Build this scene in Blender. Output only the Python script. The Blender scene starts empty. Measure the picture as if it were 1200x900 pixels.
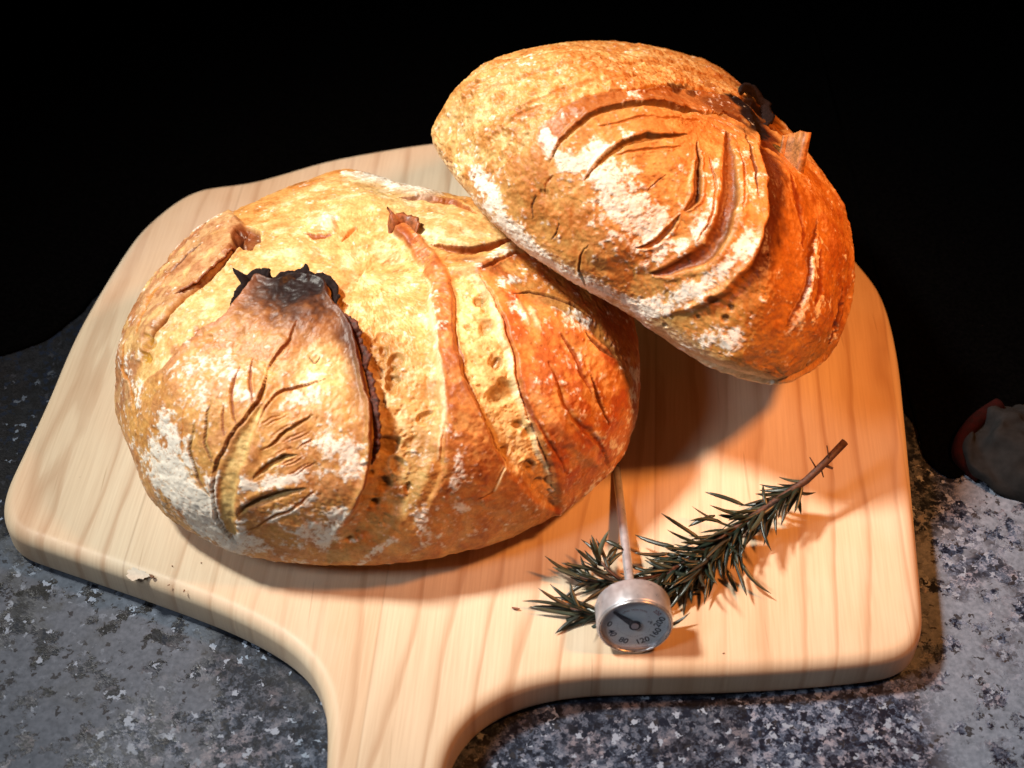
import bpy, bmesh, math, random
import numpy as np
from mathutils import Vector, Matrix

random.seed(7)
rad = math.radians
scene = bpy.context.scene
COL = scene.collection

# ------------------------------------------------------------------ camera
PITCH = rad(46.0)
DIST = 0.74
FOC = 1750.0                      # focal length in pixels of a 1200 px wide picture
FWD = np.array([0, math.cos(PITCH), -math.sin(PITCH)])
RGT = np.array([1.0, 0, 0])
UPV = np.array([0, math.sin(PITCH), math.cos(PITCH)])
CAMP = -FWD * DIST
cd = bpy.data.cameras.new('camera')
cam = bpy.data.objects.new('camera', cd)
COL.objects.link(cam)
cam.location = CAMP
cam.rotation_euler = (rad(90) - PITCH, 0, 0)
cd.sensor_width = 36
cd.lens = 36 * FOC / 1200
cd.clip_start = 0.01
cd.clip_end = 50
cd.dof.use_dof = True
cd.dof.focus_distance = 0.69
cd.dof.aperture_fstop = 9.0
scene.camera = cam

# ------------------------------------------------------------------ world and lamps
w = bpy.data.worlds.new('World')
scene.world = w
w.use_nodes = True
w.node_tree.nodes['Background'].inputs[0].default_value = (0.004, 0.0045, 0.006, 1)
w.node_tree.nodes['Background'].inputs[1].default_value = 0.6


def area(name, loc, target, size, power, color, spread=180):
    l = bpy.data.lights.new(name, 'AREA')
    l.shape = 'DISK'
    l.size = size
    l.energy = power
    l.color = color
    l.spread = rad(spread)
    o = bpy.data.objects.new(name, l)
    COL.objects.link(o)
    o.location = loc
    o.rotation_euler = (Vector(target) - Vector(loc)).to_track_quat('-Z', 'Y').to_euler()
    return o


area('key_lamp', (-0.84, 0.15, 1.38), (0.05, -0.03, 0.0), 0.20, 1.30, (1.0, 0.97, 0.87), 30)
area('fill_lamp', (-0.74, -0.50, 0.90), (0.02, -0.06, 0.0), 0.30, 0.26, (0.90, 0.95, 1.0), 44)
area('warm_lamp', (0.52, -0.10, 0.74), (0.06, 0.01, 0.0), 0.12, 0.50, (1.0, 0.34, 0.08), 38)

vs = scene.view_settings
vs.view_transform = 'Standard'
vs.look = 'None'
vs.exposure = 0.0
vs.gamma = 1.0
scene.cycles.max_bounces = 8


# ------------------------------------------------------------------ measuring helpers
def unproj(u, v, z=0.0):
    d = FWD + (u - 600) / FOC * RGT - (v - 450) / FOC * UPV
    t = (z - CAMP[2]) / d[2]
    return CAMP + d * t


def proj(p):
    q = p - CAMP
    dep = q @ FWD
    return 600 + FOC * (q @ RGT) / dep, 450 - FOC * (q @ UPV) / dep


def ray(u, v):
    d = FWD + (u - 600) / FOC * RGT - (v - 450) / FOC * UPV
    return d / np.linalg.norm(d)


def smooth(a, b, x):
    t = np.clip((x - a) / (b - a), 0, 1)
    return t * t * (3 - 2 * t)


def spline(pts, n=8, closed=False):
    p = np.array(pts, float)
    m = len(p)
    out = []
    rng = m if closed else m - 1
    for i in range(rng):
        if closed:
            a, b, c, d = p[(i - 1) % m], p[i], p[(i + 1) % m], p[(i + 2) % m]
        else:
            a, b, c, d = p[max(i - 1, 0)], p[i], p[i + 1], p[min(i + 2, m - 1)]
        for k in range(n):
            t = k / n
            out.append(0.5 * ((2 * b) + (-a + c) * t + (2 * a - 5 * b + 4 * c - d) * t * t
                              + (-a + 3 * b - 3 * c + d) * t ** 3))
    if not closed:
        out.append(p[-1])
    return np.array(out)


# ------------------------------------------------------------------ object helpers
def tag(o, label=None, cat=None, group=None, kind=None):
    if label: o['label'] = label
    if cat: o['category'] = cat
    if group: o['group'] = group
    if kind: o['kind'] = kind
    return o


def link(name, me, mat=None, parent=None):
    o = bpy.data.objects.new(name, me)
    COL.objects.link(o)
    if mat: me.materials.append(mat)
    if parent: o.parent = parent
    return o


def empty(name, loc=(0, 0, 0)):
    o = bpy.data.objects.new(name, None)
    COL.objects.link(o)
    o.location = loc
    o.empty_display_size = 0.02
    return o


def mesh_np(name, V, F, smooth_=True):
    """V (n,3), F (m,k) numpy arrays, all faces of k corners."""
    me = bpy.data.meshes.new(name)
    k = F.shape[1]
    me.vertices.add(len(V))
    me.vertices.foreach_set('co', V.astype(np.float32).ravel())
    me.loops.add(F.size)
    me.loops.foreach_set('vertex_index', F.astype(np.int32).ravel())
    me.polygons.add(len(F))
    me.polygons.foreach_set('loop_start', np.arange(0, F.size, k, dtype=np.int32))
    me.polygons.foreach_set('use_smooth', np.full(len(F), smooth_))
    me.update(calc_edges=True)
    return me


def bm_mesh(name, bm, smooth_=True):
    me = bpy.data.meshes.new(name)
    bmesh.ops.recalc_face_normals(bm, faces=bm.faces)
    bm.to_mesh(me)
    bm.free()
    if smooth_:
        me.polygons.foreach_set('use_smooth', [True] * len(me.polygons))
    return me


def tube_bm(pts, radii, n=8):
    bm = bmesh.new()
    rings = []
    P = [Vector(p) for p in pts]
    up = Vector((0.13, 0.21, 0.97))
    for i, p in enumerate(P):
        d = (P[min(i + 1, len(P) - 1)] - P[max(i - 1, 0)]).normalized()
        a = d.cross(up).normalized()
        b = d.cross(a).normalized()
        r = radii[i] if hasattr(radii, '__len__') else radii
        rings.append([bm.verts.new(p + a * r * math.cos(2 * math.pi * k / n) + b * r * math.sin(2 * math.pi * k / n))
                      for k in range(n)])
    for i in range(len(rings) - 1):
        for k in range(n):
            bm.faces.new((rings[i][k], rings[i][(k + 1) % n], rings[i + 1][(k + 1) % n], rings[i + 1][k]))
    bm.faces.new(rings[0])
    bm.faces.new(list(reversed(rings[-1])))
    return bm


# ------------------------------------------------------------------ numpy noise
def _hash(ix, iy, iz, seed):
    h = (ix.astype(np.uint32) * np.uint32(374761393) + iy.astype(np.uint32) * np.uint32(668265263)
         + iz.astype(np.uint32) * np.uint32(2147483647) + np.uint32(seed * 974711 & 0xffffffff))
    h = (h ^ (h >> np.uint32(13))) * np.uint32(1274126177)
    h = (h ^ (h >> np.uint32(16))) * np.uint32(2246822519)
    h = h ^ (h >> np.uint32(15))
    return h.astype(np.float64) / 4294967295.0


def vnoise(p, seed=0):
    i = np.floor(p).astype(np.int64)
    f = p - i
    f = f * f * f * (f * (f * 6 - 15) + 10)
    r = 0
    for dx in (0, 1):
        wx = f[:, 0] if dx else 1 - f[:, 0]
        for dy in (0, 1):
            wy = f[:, 1] if dy else 1 - f[:, 1]
            for dz in (0, 1):
                wz = f[:, 2] if dz else 1 - f[:, 2]
                r = r + wx * wy * wz * _hash(i[:, 0] + dx, i[:, 1] + dy, i[:, 2] + dz, seed)
    return r * 2 - 1


ROT = np.array([[0.36, 0.48, -0.8], [-0.8, 0.6, 0], [0.48, 0.64, 0.6]])


def fbm(p, oct=4, seed=0, gain=0.5):
    a, s, tot = 1.0, 0, 0
    q = p
    for k in range(oct):
        s = s + a * vnoise(q, seed + k * 17)
        tot += a
        a *= gain
        q = (q @ ROT.T) * 2.03 + 5.3
    return s / tot * 1.6


def worley(p, seed=0):
    i = np.floor(p).astype(np.int64)
    best = np.full(len(p), 9.0)
    sec = np.full(len(p), 9.0)
    rid = np.zeros(len(p))
    for dx in (-1, 0, 1):
        for dy in (-1, 0, 1):
            for dz in (-1, 0, 1):
                jx, jy, jz = i[:, 0] + dx, i[:, 1] + dy, i[:, 2] + dz
                c = np.stack([jx + _hash(jx, jy, jz, seed), jy + _hash(jx, jy, jz, seed + 1),
                              jz + _hash(jx, jy, jz, seed + 2)], 1)
                d = np.linalg.norm(c - p, axis=1)
                m = d < best
                sec = np.where(m, best, np.minimum(sec, d))
                rid = np.where(m, _hash(jx, jy, jz, seed + 5), rid)
                best = np.where(m, d, best)
    return best, sec, rid


# ------------------------------------------------------------------ node helpers
def new_mat(name):
    m = bpy.data.materials.new(name)
    m.use_nodes = True
    nt = m.node_tree
    return m, nt, nt.nodes['Principled BSDF']


class NB:
    def __init__(s, nt): s.nt = nt

    def n(s, t, **kw):
        nd = s.nt.nodes.new(t)
        for k, v in kw.items():
            if k.startswith('_'):
                setattr(nd, k[1:], v)
        return nd

    def link(s, a, b): s.nt.links.new(a, b)

    def setin(s, sock, v):
        if hasattr(v, 'is_linked') or isinstance(v, bpy.types.NodeSocket): s.link(v, sock)
        elif v is not None: sock.default_value = v

    def math(s, op, a, b=None, c=None, clamp=False):
        nd = s.n('ShaderNodeMath', _operation=op, _use_clamp=clamp)
        s.setin(nd.inputs[0], a)
        if b is not None: s.setin(nd.inputs[1], b)
        if c is not None: s.setin(nd.inputs[2], c)
        return nd.outputs[0]

    def noise(s, vec, scale, detail=3, rough=0.55, dist=0.0):
        nd = s.n('ShaderNodeTexNoise')
        s.setin(nd.inputs['Vector'], vec)
        nd.inputs['Scale'].default_value = scale
        nd.inputs['Detail'].default_value = detail
        nd.inputs['Roughness'].default_value = rough
        nd.inputs['Distortion'].default_value = dist
        return nd.outputs['Fac']

    def ramp(s, fac, stops, interp='LINEAR'):
        nd = s.n('ShaderNodeValToRGB')
        nd.color_ramp.interpolation = interp
        s.setin(nd.inputs[0], fac)
        e = nd.color_ramp.elements
        while len(e) < len(stops): e.new(0.5)
        for i, (p, c) in enumerate(stops):
            e[i].position = p
            e[i].color = (c, c, c, 1) if isinstance(c, (int, float)) else (*c, 1)
        return nd.outputs[0]

    def mix(s, fac, a, b, mode='MIX'):
        nd = s.n('ShaderNodeMix', _data_type='RGBA', _blend_type=mode)
        s.setin(nd.inputs[0], fac)
        s.setin(nd.inputs[6], (*a, 1) if isinstance(a, tuple) and len(a) == 3 else a)
        s.setin(nd.inputs[7], (*b, 1) if isinstance(b, tuple) and len(b) == 3 else b)
        return nd.outputs[2]

    def mapping(s, vec, loc=(0, 0, 0), rot=(0, 0, 0), scale=(1, 1, 1)):
        nd = s.n('ShaderNodeMapping')
        s.setin(nd.inputs[0], vec)
        nd.inputs[1].default_value = loc
        nd.inputs[2].default_value = rot
        nd.inputs[3].default_value = scale
        return nd.outputs[0]

    def bump(s, h, strength, dist, nrm=None):
        nd = s.n('ShaderNodeBump')
        nd.inputs['Strength'].default_value = strength
        nd.inputs['Distance'].default_value = dist
        s.setin(nd.inputs['Height'], h)
        if nrm is not None: s.setin(nd.inputs['Normal'], nrm)
        return nd.outputs[0]


def simple_mat(name, col, rough=0.5, metal=0.0, var=0.15, scale=300, bump=0.0002, spec=0.5):
    m, nt, b = new_mat(name)
    nb = NB(nt)
    tc = nb.n('ShaderNodeTexCoord').outputs['Object']
    nz = nb.noise(tc, scale, 4)
    c = nb.mix(nb.ramp(nz, [(0.35, 0.0), (0.7, 1.0)]), tuple(x * (1 - var) for x in col), tuple(min(1, x * (1 + var)) for x in col))
    nb.link(c, b.inputs['Base Color'])
    nb.link(nb.ramp(nz, [(0.3, max(0, rough - 0.08)), (0.7, min(1, rough + 0.08))]), b.inputs['Roughness'])
    b.inputs['Metallic'].default_value = metal
    b.inputs['Specular IOR Level'].default_value = spec
    if bump:
        nb.link(nb.bump(nz, 0.4, bump), b.inputs['Normal'])
    return m


# ------------------------------------------------------------------ counter and backdrop
TH = 0.022                           # thickness of the wooden board; its top is z = 0


def granite_material():
    m, nt, b = new_mat('granite')
    nb = NB(nt)
    tc = nb.n('ShaderNodeTexCoord').outputs['Object']
    wv = nb.n('ShaderNodeVectorMath', _operation='ADD')
    nz = nb.n('ShaderNodeTexNoise')
    nb.link(tc, nz.inputs['Vector'])
    nz.inputs['Scale'].default_value = 500
    sc = nb.n('ShaderNodeVectorMath', _operation='SCALE')
    nb.link(nz.outputs['Color'], sc.inputs[0])
    sc.inputs['Scale'].default_value = 0.0055
    nb.link(tc, wv.inputs[0])
    nb.link(sc.outputs[0], wv.inputs[1])
    vec = wv.outputs[0]
    vo = nb.n('ShaderNodeTexVoronoi')
    nb.link(vec, vo.inputs['Vector'])
    vo.inputs['Scale'].default_value = 620
    sep = nb.n('ShaderNodeSeparateColor')
    nb.link(vo.outputs['Color'], sep.inputs[0])
    patch = nb.noise(vec, 170, 5, 0.65)
    mixv = nb.math('ADD', nb.math('MULTIPLY', sep.outputs[0], 0.22), nb.math('MULTIPLY', patch, 1.06))
    speck = nb.ramp(mixv, [(0.47, (0.004, 0.007, 0.016)), (0.58, (0.026, 0.036, 0.058)), (0.67, (0.11, 0.13, 0.17)),
                           (0.76, (0.26, 0.26, 0.30)), (0.9, (0.40, 0.38, 0.40))])
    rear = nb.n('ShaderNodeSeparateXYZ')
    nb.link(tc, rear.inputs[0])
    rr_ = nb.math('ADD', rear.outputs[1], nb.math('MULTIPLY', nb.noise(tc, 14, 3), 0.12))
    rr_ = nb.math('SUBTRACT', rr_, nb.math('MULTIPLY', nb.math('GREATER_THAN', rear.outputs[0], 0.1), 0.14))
    speck = nb.mix(nb.ramp(nb.math('ADD', rr_, 0.175), [(0.0, 0.0), (0.12, 0.97)]), speck, (0.004, 0.0035, 0.004))  # stone colour darkened towards the rear, painting in the fall-off into black
    RRX = None
    tint = nb.noise(tc, 60, 3)
    speck = nb.mix(nb.ramp(tint, [(0.5, 0.0), (0.62, 0.6)]), speck,
                   nb.mix(1.0, speck, (1.15, 0.86, 0.74), 'MULTIPLY'))
    # flour dust that lies over the stone in broad drifts, broken by dark islands
    sx = nb.n('ShaderNodeSeparateXYZ')
    nb.link(tc, sx.inputs[0])
    drift = nb.noise(tc, 9, 4, 0.55)
    # dust lies at the front of the counter; none under the handle, and held off the rear's painted fade
    far = nb.ramp(nb.math('ADD', nb.math('MULTIPLY', sx.outputs[1], -3.0), nb.math('MULTIPLY', nb.math('ABSOLUTE', nb.math('ADD', sx.outputs[0], 0.03)), 0.0)), [(0.10, 0.0), (0.26, 1.0)])
    side = nb.ramp(nb.math('ABSOLUTE', nb.math('SUBTRACT', sx.outputs[0], 0.02)), [(0.10, 0.0), (0.17, 1.0)])
    rightside = nb.ramp(sx.outputs[0], [(0.19, 0.0), (0.22, 1.0)])
    drift = nb.math('ADD', nb.math('MULTIPLY', drift, 0.50), nb.math('MULTIPLY', nb.math('MAXIMUM', nb.math('MULTIPLY', far, side), rightside), 0.30))
    isl = nb.noise(vec, 90, 5, 0.62)
    isl2 = nb.noise(vec, 28, 4, 0.6)
    dm = nb.math('MULTIPLY', nb.ramp(drift, [(0.44, 0.0), (0.52, 1.0)]), nb.ramp(isl, [(0.42, 0.0), (0.47, 1.0)]))
    dm = nb.math('MULTIPLY', dm, nb.ramp(isl2, [(0.36, 0.1), (0.46, 0.92)]))
    dust = nb.ramp(nb.noise(tc, 420, 3), [(0.3, (0.095, 0.12, 0.165)), (0.7, (0.17, 0.205, 0.275))])
    v2 = nb.n('ShaderNodeTexVoronoi')
    nb.link(vec, v2.inputs['Vector'])
    v2.inputs['Scale'].default_value = 430
    s2 = nb.n('ShaderNodeSeparateColor')
    nb.link(v2.outputs['Color'], s2.inputs[0])
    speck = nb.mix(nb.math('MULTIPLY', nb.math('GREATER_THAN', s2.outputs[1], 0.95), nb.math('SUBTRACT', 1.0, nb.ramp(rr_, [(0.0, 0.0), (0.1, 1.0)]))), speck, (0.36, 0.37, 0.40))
    speck = nb.mix(nb.math('LESS_THAN', s2.outputs[1], 0.13), speck, (0.006, 0.010, 0.020))
    speck = nb.mix(1.0, speck, (0.68, 0.80, 0.98), 'MULTIPLY')
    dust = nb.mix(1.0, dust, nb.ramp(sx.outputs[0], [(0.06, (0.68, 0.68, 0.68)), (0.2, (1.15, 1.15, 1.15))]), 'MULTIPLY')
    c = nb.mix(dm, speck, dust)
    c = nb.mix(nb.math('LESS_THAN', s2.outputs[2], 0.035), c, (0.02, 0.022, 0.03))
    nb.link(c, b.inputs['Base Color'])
    nb.link(nb.ramp(dm, [(0, 0.32), (1, 0.85)]), b.inputs['Roughness'])
    h = nb.math('ADD', nb.math('MULTIPLY', dm, 0.7), nb.math('MULTIPLY', nb.noise(tc, 900, 3), 0.3))
    nb.link(nb.bump(h, 0.5, 0.0006), b.inputs['Normal'])
    return m


def box_bm(x0, x1, y0, y1, z0, z1, bev=0.0):
    bm = bmesh.new()
    bmesh.ops.create_cube(bm, size=1)
    for v in bm.verts:
        v.co = Vector(((x0 + x1) / 2 + v.co.x * (x1 - x0), (y0 + y1) / 2 + v.co.y * (y1 - y0),
                       (z0 + z1) / 2 + v.co.z * (z1 - z0)))
    if bev:
        bmesh.ops.bevel(bm, geom=list(bm.edges), offset=bev, segments=3, affect='EDGES', profile=0.5)
    return bm


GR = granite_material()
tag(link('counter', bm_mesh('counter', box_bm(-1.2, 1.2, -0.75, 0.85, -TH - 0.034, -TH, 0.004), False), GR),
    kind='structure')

# added black sheet standing in for the darkness over the rear counter and behind
BK, nt_, bk_ = new_mat('blackout_sheet')
nb_ = NB(nt_)
tc_ = nb_.n('ShaderNodeTexCoord').outputs['Object']
nb_.link(nb_.ramp(nb_.noise(tc_, 500, 3), [(0.3, (0.0006, 0.0006, 0.0007)), (0.7, (0.0016, 0.0015, 0.0016))]), bk_.inputs['Base Color'])
bk_.inputs['Roughness'].default_value = 1.0
bk_.inputs['Specular IOR Level'].default_value = 0.0


def added_backdrop():
    edge = [(-900, 300), (-300, 360), (-60, 418), (40, 405), (90, 372), (150, 335), (400, 330), (800, 380), (1040, 470), (1085, 540), (1125, 560),
            (1165, 505), (1290, 440), (1700, 400), (2300, 380)]
    e = spline([unproj(u, v, -TH)[:2] for u, v in edge], 6)
    prof = [(0, 0.0), (0.01, 0.0), (0.3, 0.0), (0.6, 0.0), (0.8, 0.02), (0.92, 0.1), (1.0, 0.25), (1.03, 0.6), (1.05, 1.6)]
    V, F = [], []
    for i, (x, y) in enumerate(e):
        for j, (f, z) in enumerate(prof):
            yy = y + (0.78 - y) * f
            V.append((x, yy, -TH + 0.0015 + z))
    n = len(prof)
    for i in range(len(e) - 1):
        for j in range(n - 1):
            F.append((i * n + j, (i + 1) * n + j, (i + 1) * n + j + 1, i * n + j + 1))
    me = mesh_np('added_backdrop', np.array(V), np.array(F))
    o = link('added_backdrop', me, BK)
    md = o.modifiers.new('thickness', 'SOLIDIFY')
    md.thickness = 0.001
    tag(o, kind='structure')


added_backdrop()

# ------------------------------------------------------------------ wooden board
GRAIN = rad(4.1)


def wood_material():
    m, nt, b = new_mat('pine')
    nb = NB(nt)
    tc = nb.n('ShaderNodeTexCoord').outputs['Object']
    r = nb.mapping(tc, rot=(0, 0, GRAIN))
    sep = nb.n('ShaderNodeSeparateXYZ')
    nb.link(r, sep.inputs[0])
    q, y = sep.outputs[0], sep.outputs[1]
    # glued staves
    st = nb.math('FLOOR', nb.math('MULTIPLY', nb.math('ADD', q, 0.5165), 1 / 0.1175))
    wn = nb.n('ShaderNodeTexWhiteNoise', _noise_dimensions='1D')
    nb.link(st, wn.inputs['W'])
    swc = nb.n('ShaderNodeSeparateColor')
    nb.link(wn.outputs['Color'], swc.inputs[0])
    comb = nb.n('ShaderNodeCombineXYZ')
    nb.link(q, comb.inputs[0])
    nb.link(nb.math('MULTIPLY', y, 0.16), comb.inputs[1])
    nb.link(nb.math('MULTIPLY', swc.outputs[0], 7.0), comb.inputs[2])
    sv = comb.outputs[0]
    warp = nb.noise(sv, 9, 3, 0.5)
    warp2 = nb.noise(sv, 45, 3, 0.5)
    comb3 = nb.n('ShaderNodeCombineXYZ')
    nb.link(nb.math('MULTIPLY', q, 9), comb3.inputs[0])
    t = nb.math('ADD', nb.math('MULTIPLY', q, 52), nb.math('MULTIPLY', warp, 7.0))
    t = nb.math('ADD', t, nb.math('MULTIPLY', warp2, 1.1))
    fr = nb.math('FRACT', t)
    ring = nb.ramp(fr, [(0.0, 0.6), (0.04, 0.12), (0.5, 0.0), (0.78, 0.25), (0.93, 1.0), (1.0, 0.7)])
    comb2 = nb.n('ShaderNodeCombineXYZ')
    nb.link(nb.math('MULTIPLY', q, 900), comb2.inputs[0])
    nb.link(nb.math('MULTIPLY', y, 22), comb2.inputs[1])
    fine = nb.noise(comb2.outputs[0], 1.0, 3, 0.6)
    amt = nb.ramp(nb.noise(sv, 6, 2), [(0.36, 0.25), (0.62, 0.9)])
    big = nb.noise(sv, 14, 3, 0.5)
    big2 = nb.noise(nb.mapping(tc, rot=(0, 0, 0.5), scale=(9, 4, 1)), 1.0, 3, 0.5)
    base = nb.mix(nb.ramp(big, [(0.35, 0.0), (0.65, 1.0)]), (0.67, 0.55, 0.40), (0.61, 0.43, 0.275))
    base = nb.mix(nb.ramp(big2, [(0.50, 0.0), (0.66, 0.55)]), base, (0.74, 0.62, 0.47))
    base = nb.mix(nb.ramp(big2, [(0.32, 0.5), (0.44, 0.0)]), base, (0.60, 0.36, 0.22))
    base = nb.mix(nb.math('MULTIPLY', swc.outputs[1], 0.45), base, (0.68, 0.57, 0.42))
    base = nb.mix(nb.math('MULTIPLY', ring, nb.math('MULTIPLY', amt, 0.85)), base, (0.32, 0.14, 0.055))
    base = nb.mix(nb.ramp(fine, [(0.35, 0.18), (0.6, 0.0)]), base, (0.36, 0.20, 0.10))
    # glue joint
    fq = nb.math('FRACT', nb.math('MULTIPLY', nb.math('ADD', q, 0.5165), 1 / 0.1175))
    dj = nb.math('MINIMUM', fq, nb.math('SUBTRACT', 1.0, fq))
    jt = nb.ramp(dj, [(0.0, 1.0), (0.006, 0.0)])
    base = nb.mix(nb.math('MULTIPLY', jt, 0.35), base, (0.25, 0.14, 0.08))
    # shallow knife marks
    for ang, sc_ in ((0.5, 1.0), (-0.9, 1.3)):
        mp = nb.mapping(tc, rot=(0, 0, ang), scale=(520 * sc_, 14 * sc_, 1))
        kn = nb.ramp(nb.noise(mp, 1.0, 1, 0.4), [(0.76, 0.0), (0.80, 0.35)])
        base = nb.mix(kn, base, (0.30, 0.18, 0.10))
    # small stains and flour dust rubbed into the wood
    stn = nb.ramp(nb.noise(tc, 160, 5, 0.7), [(0.70, 0.0), (0.76, 0.6)])
    base = nb.mix(nb.math('MULTIPLY', stn, nb.ramp(nb.noise(tc, 12, 2), [(0.5, 0.0), (0.62, 1.0)])), base, (0.16, 0.08, 0.045))
    dst = nb.ramp(nb.noise(tc, 7, 4, 0.6), [(0.5, 0.0), (0.7, 0.3)])
    base = nb.mix(dst, base, (0.74, 0.68, 0.60))
    nb.link(base, b.inputs['Base Color'])
    nb.link(nb.ramp(fine, [(0.3, 0.42), (0.7, 0.58)]), b.inputs['Roughness'])
    b.inputs['Specular IOR Level'].default_value = 0.35
    h = nb.math('SUBTRACT', nb.math('MULTIPLY', fine, 0.3), nb.math('MULTIPLY', ring, 0.5))
    nb.link(nb.bump(h, 0.35, 0.0004), b.inputs['Normal'])
    return m


def board():
    top = [(60, 490), (98, 402), (150, 314), (182, 276), (232, 242), (300, 231), (380, 208), (440, 196), (505, 186),
           (600, 178), (720, 185), (860, 220), (950, 270), (1003, 328), (1030, 366), (1047, 430), (1057, 520),
           (1066, 620), (1074, 710), (1076, 752), (1068, 776), (1040, 790), (950, 800), (850, 806), (760, 808),
           (680, 811), (620, 822), (575, 842), (545, 868), (527, 900), (514, 960), (506, 1040), (500, 1150),
           (496, 1290), (478, 1335), (420, 1340), (372, 1320), (366, 1270), (372, 1130), (380, 1000), (386, 900),
           (384, 845), (366, 800), (325, 765), (262, 733), (180, 702), (100, 674), (45, 655), (20, 645), (9, 620),
           (14, 590), (30, 555)]
    c = spline([unproj(u, v, -TH * 0.62)[:2] for u, v in top], 8, True)
    n = len(c)
    # even spacing
    seg = np.linalg.norm(np.roll(c, -1, 0) - c, axis=1)
    s = np.concatenate([[0], np.cumsum(seg)])
    cc = np.vstack([c, c[:1]])
    N = 520
    tt = np.linspace(0, s[-1], N, endpoint=False)
    c = np.stack([np.interp(tt, s, cc[:, 0]), np.interp(tt, s, cc[:, 1])], 1)
    for _ in range(6):
        c = c * 0.5 + 0.25 * (np.roll(c, 1, 0) + np.roll(c, -1, 0))
    tg = np.roll(c, -1, 0) - np.roll(c, 1, 0)
    tg /= np.linalg.norm(tg, axis=1)[:, None]
    nrm = np.stack([tg[:, 1], -tg[:, 0]], 1)
    if (np.sum(c[:, 0] * np.roll(c[:, 1], -1) - np.roll(c[:, 0], -1) * c[:, 1])) < 0:
        nrm = -nrm
    r = 0.0062
    prof = []                                        # (inset, z)
    for k in range(7):
        a = rad(90 * k / 6)
        prof.append((0.006 * (1 - math.sin(a)), -TH + 0.006 * (1 - math.cos(a))))
    for k in range(11):
        a = rad(90 * k / 10)
        prof.append((r * (1 - math.cos(a)), -r + r * math.sin(a)))
    prof.append((r + 0.001, 0.0))
    V = []
    for ins, z in prof:
        p = c - nrm * ins
        V.append(np.column_stack([p, np.full(N, z)]))
    V = np.vstack(V)
    bm = bmesh.new()
    bv = [bm.verts.new(v) for v in V]
    L = len(prof)
    for j in range(L - 1):
        for i in range(N):
            k = (i + 1) % N
            bm.faces.new((bv[j * N + i], bv[j * N + k], bv[(j + 1) * N + k], bv[(j + 1) * N + i]))
    bm.faces.new(bv[(L - 1) * N:])
    bm.faces.new(list(reversed(bv[:N])))
    me = bm_mesh('bread_board', bm)
    o = link('bread_board', me, wood_material())
    tag(o, 'pale pine bread peel with rounded corners and a short handle lying on the granite', 'bread board')
    return o


board()


# ------------------------------------------------------------------ the loaves
def seg_field(uv, poly, margin):
    """distance, position along 0..1, signed side for the points near a polyline"""
    a = np.min(poly, 0) - margin
    b = np.max(poly, 0) + margin
    idx = np.where((uv[:, 0] > a[0]) & (uv[:, 0] < b[0]) & (uv[:, 1] > a[1]) & (uv[:, 1] < b[1]))[0]
    p = uv[idx]
    L = np.linalg.norm(np.diff(poly, axis=0), axis=1)
    S = np.concatenate([[0], np.cumsum(L)])
    best = np.full(len(p), 1e9)
    t = np.zeros(len(p))
    sd = np.zeros(len(p))
    for i in range(len(poly) - 1):
        A, B = poly[i], poly[i + 1]
        d = B - A
        l2 = d @ d + 1e-9
        k = np.clip(((p - A) @ d) / l2, 0, 1)
        q = p - (A + k[:, None] * d)
        dd = np.hypot(q[:, 0], q[:, 1])
        m = dd < best
        best = np.where(m, dd, best)
        t = np.where(m, (S[i] + k * L[i]) / S[-1], t)
        sd = np.where(m, np.sign(d[0] * q[:, 1] - d[1] * q[:, 0]), sd)
    return idx, best, t, sd


def inside(uv, poly):
    x, y = uv[:, 0], uv[:, 1]
    r = np.zeros(len(uv), bool)
    n = len(poly)
    for i in range(n):
        x1, y1 = poly[i]
        x2, y2 = poly[(i + 1) % n]
        if y1 == y2: continue
        c = (y1 > y) != (y2 > y)
        r ^= c & (x < (x2 - x1) * (y - y1) / (y2 - y1) + x1)
    return r


def sdf_poly(uv, pts, n=6, smoothp=True):
    """positive inside, in pixels, +-60"""
    poly = spline(pts, n, True) if smoothp else np.array(pts, float)
    cl = np.vstack([poly, poly[:1]])
    idx, d, t, sd = seg_field(uv, cl, 60)
    s = np.full(len(uv), -60.0)
    ins = inside(uv[idx], poly)
    s[idx] = np.where(ins, 1, -1) * np.minimum(d, 60)
    return s


C_CRUMB = np.array([0.72, 0.46, 0.18])
C_TAN = np.array([0.62, 0.31, 0.09])
C_ORANGE = np.array([0.54, 0.20, 0.040])
C_RED = np.array([0.26, 0.052, 0.010])
C_BROWN = np.array([0.12, 0.032, 0.009])
C_BURNT = np.array([0.011, 0.006, 0.007])
C_FLOUR = np.array([0.84, 0.80, 0.73])
C_OLIVE = np.array([0.54, 0.31, 0.09])


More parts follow.
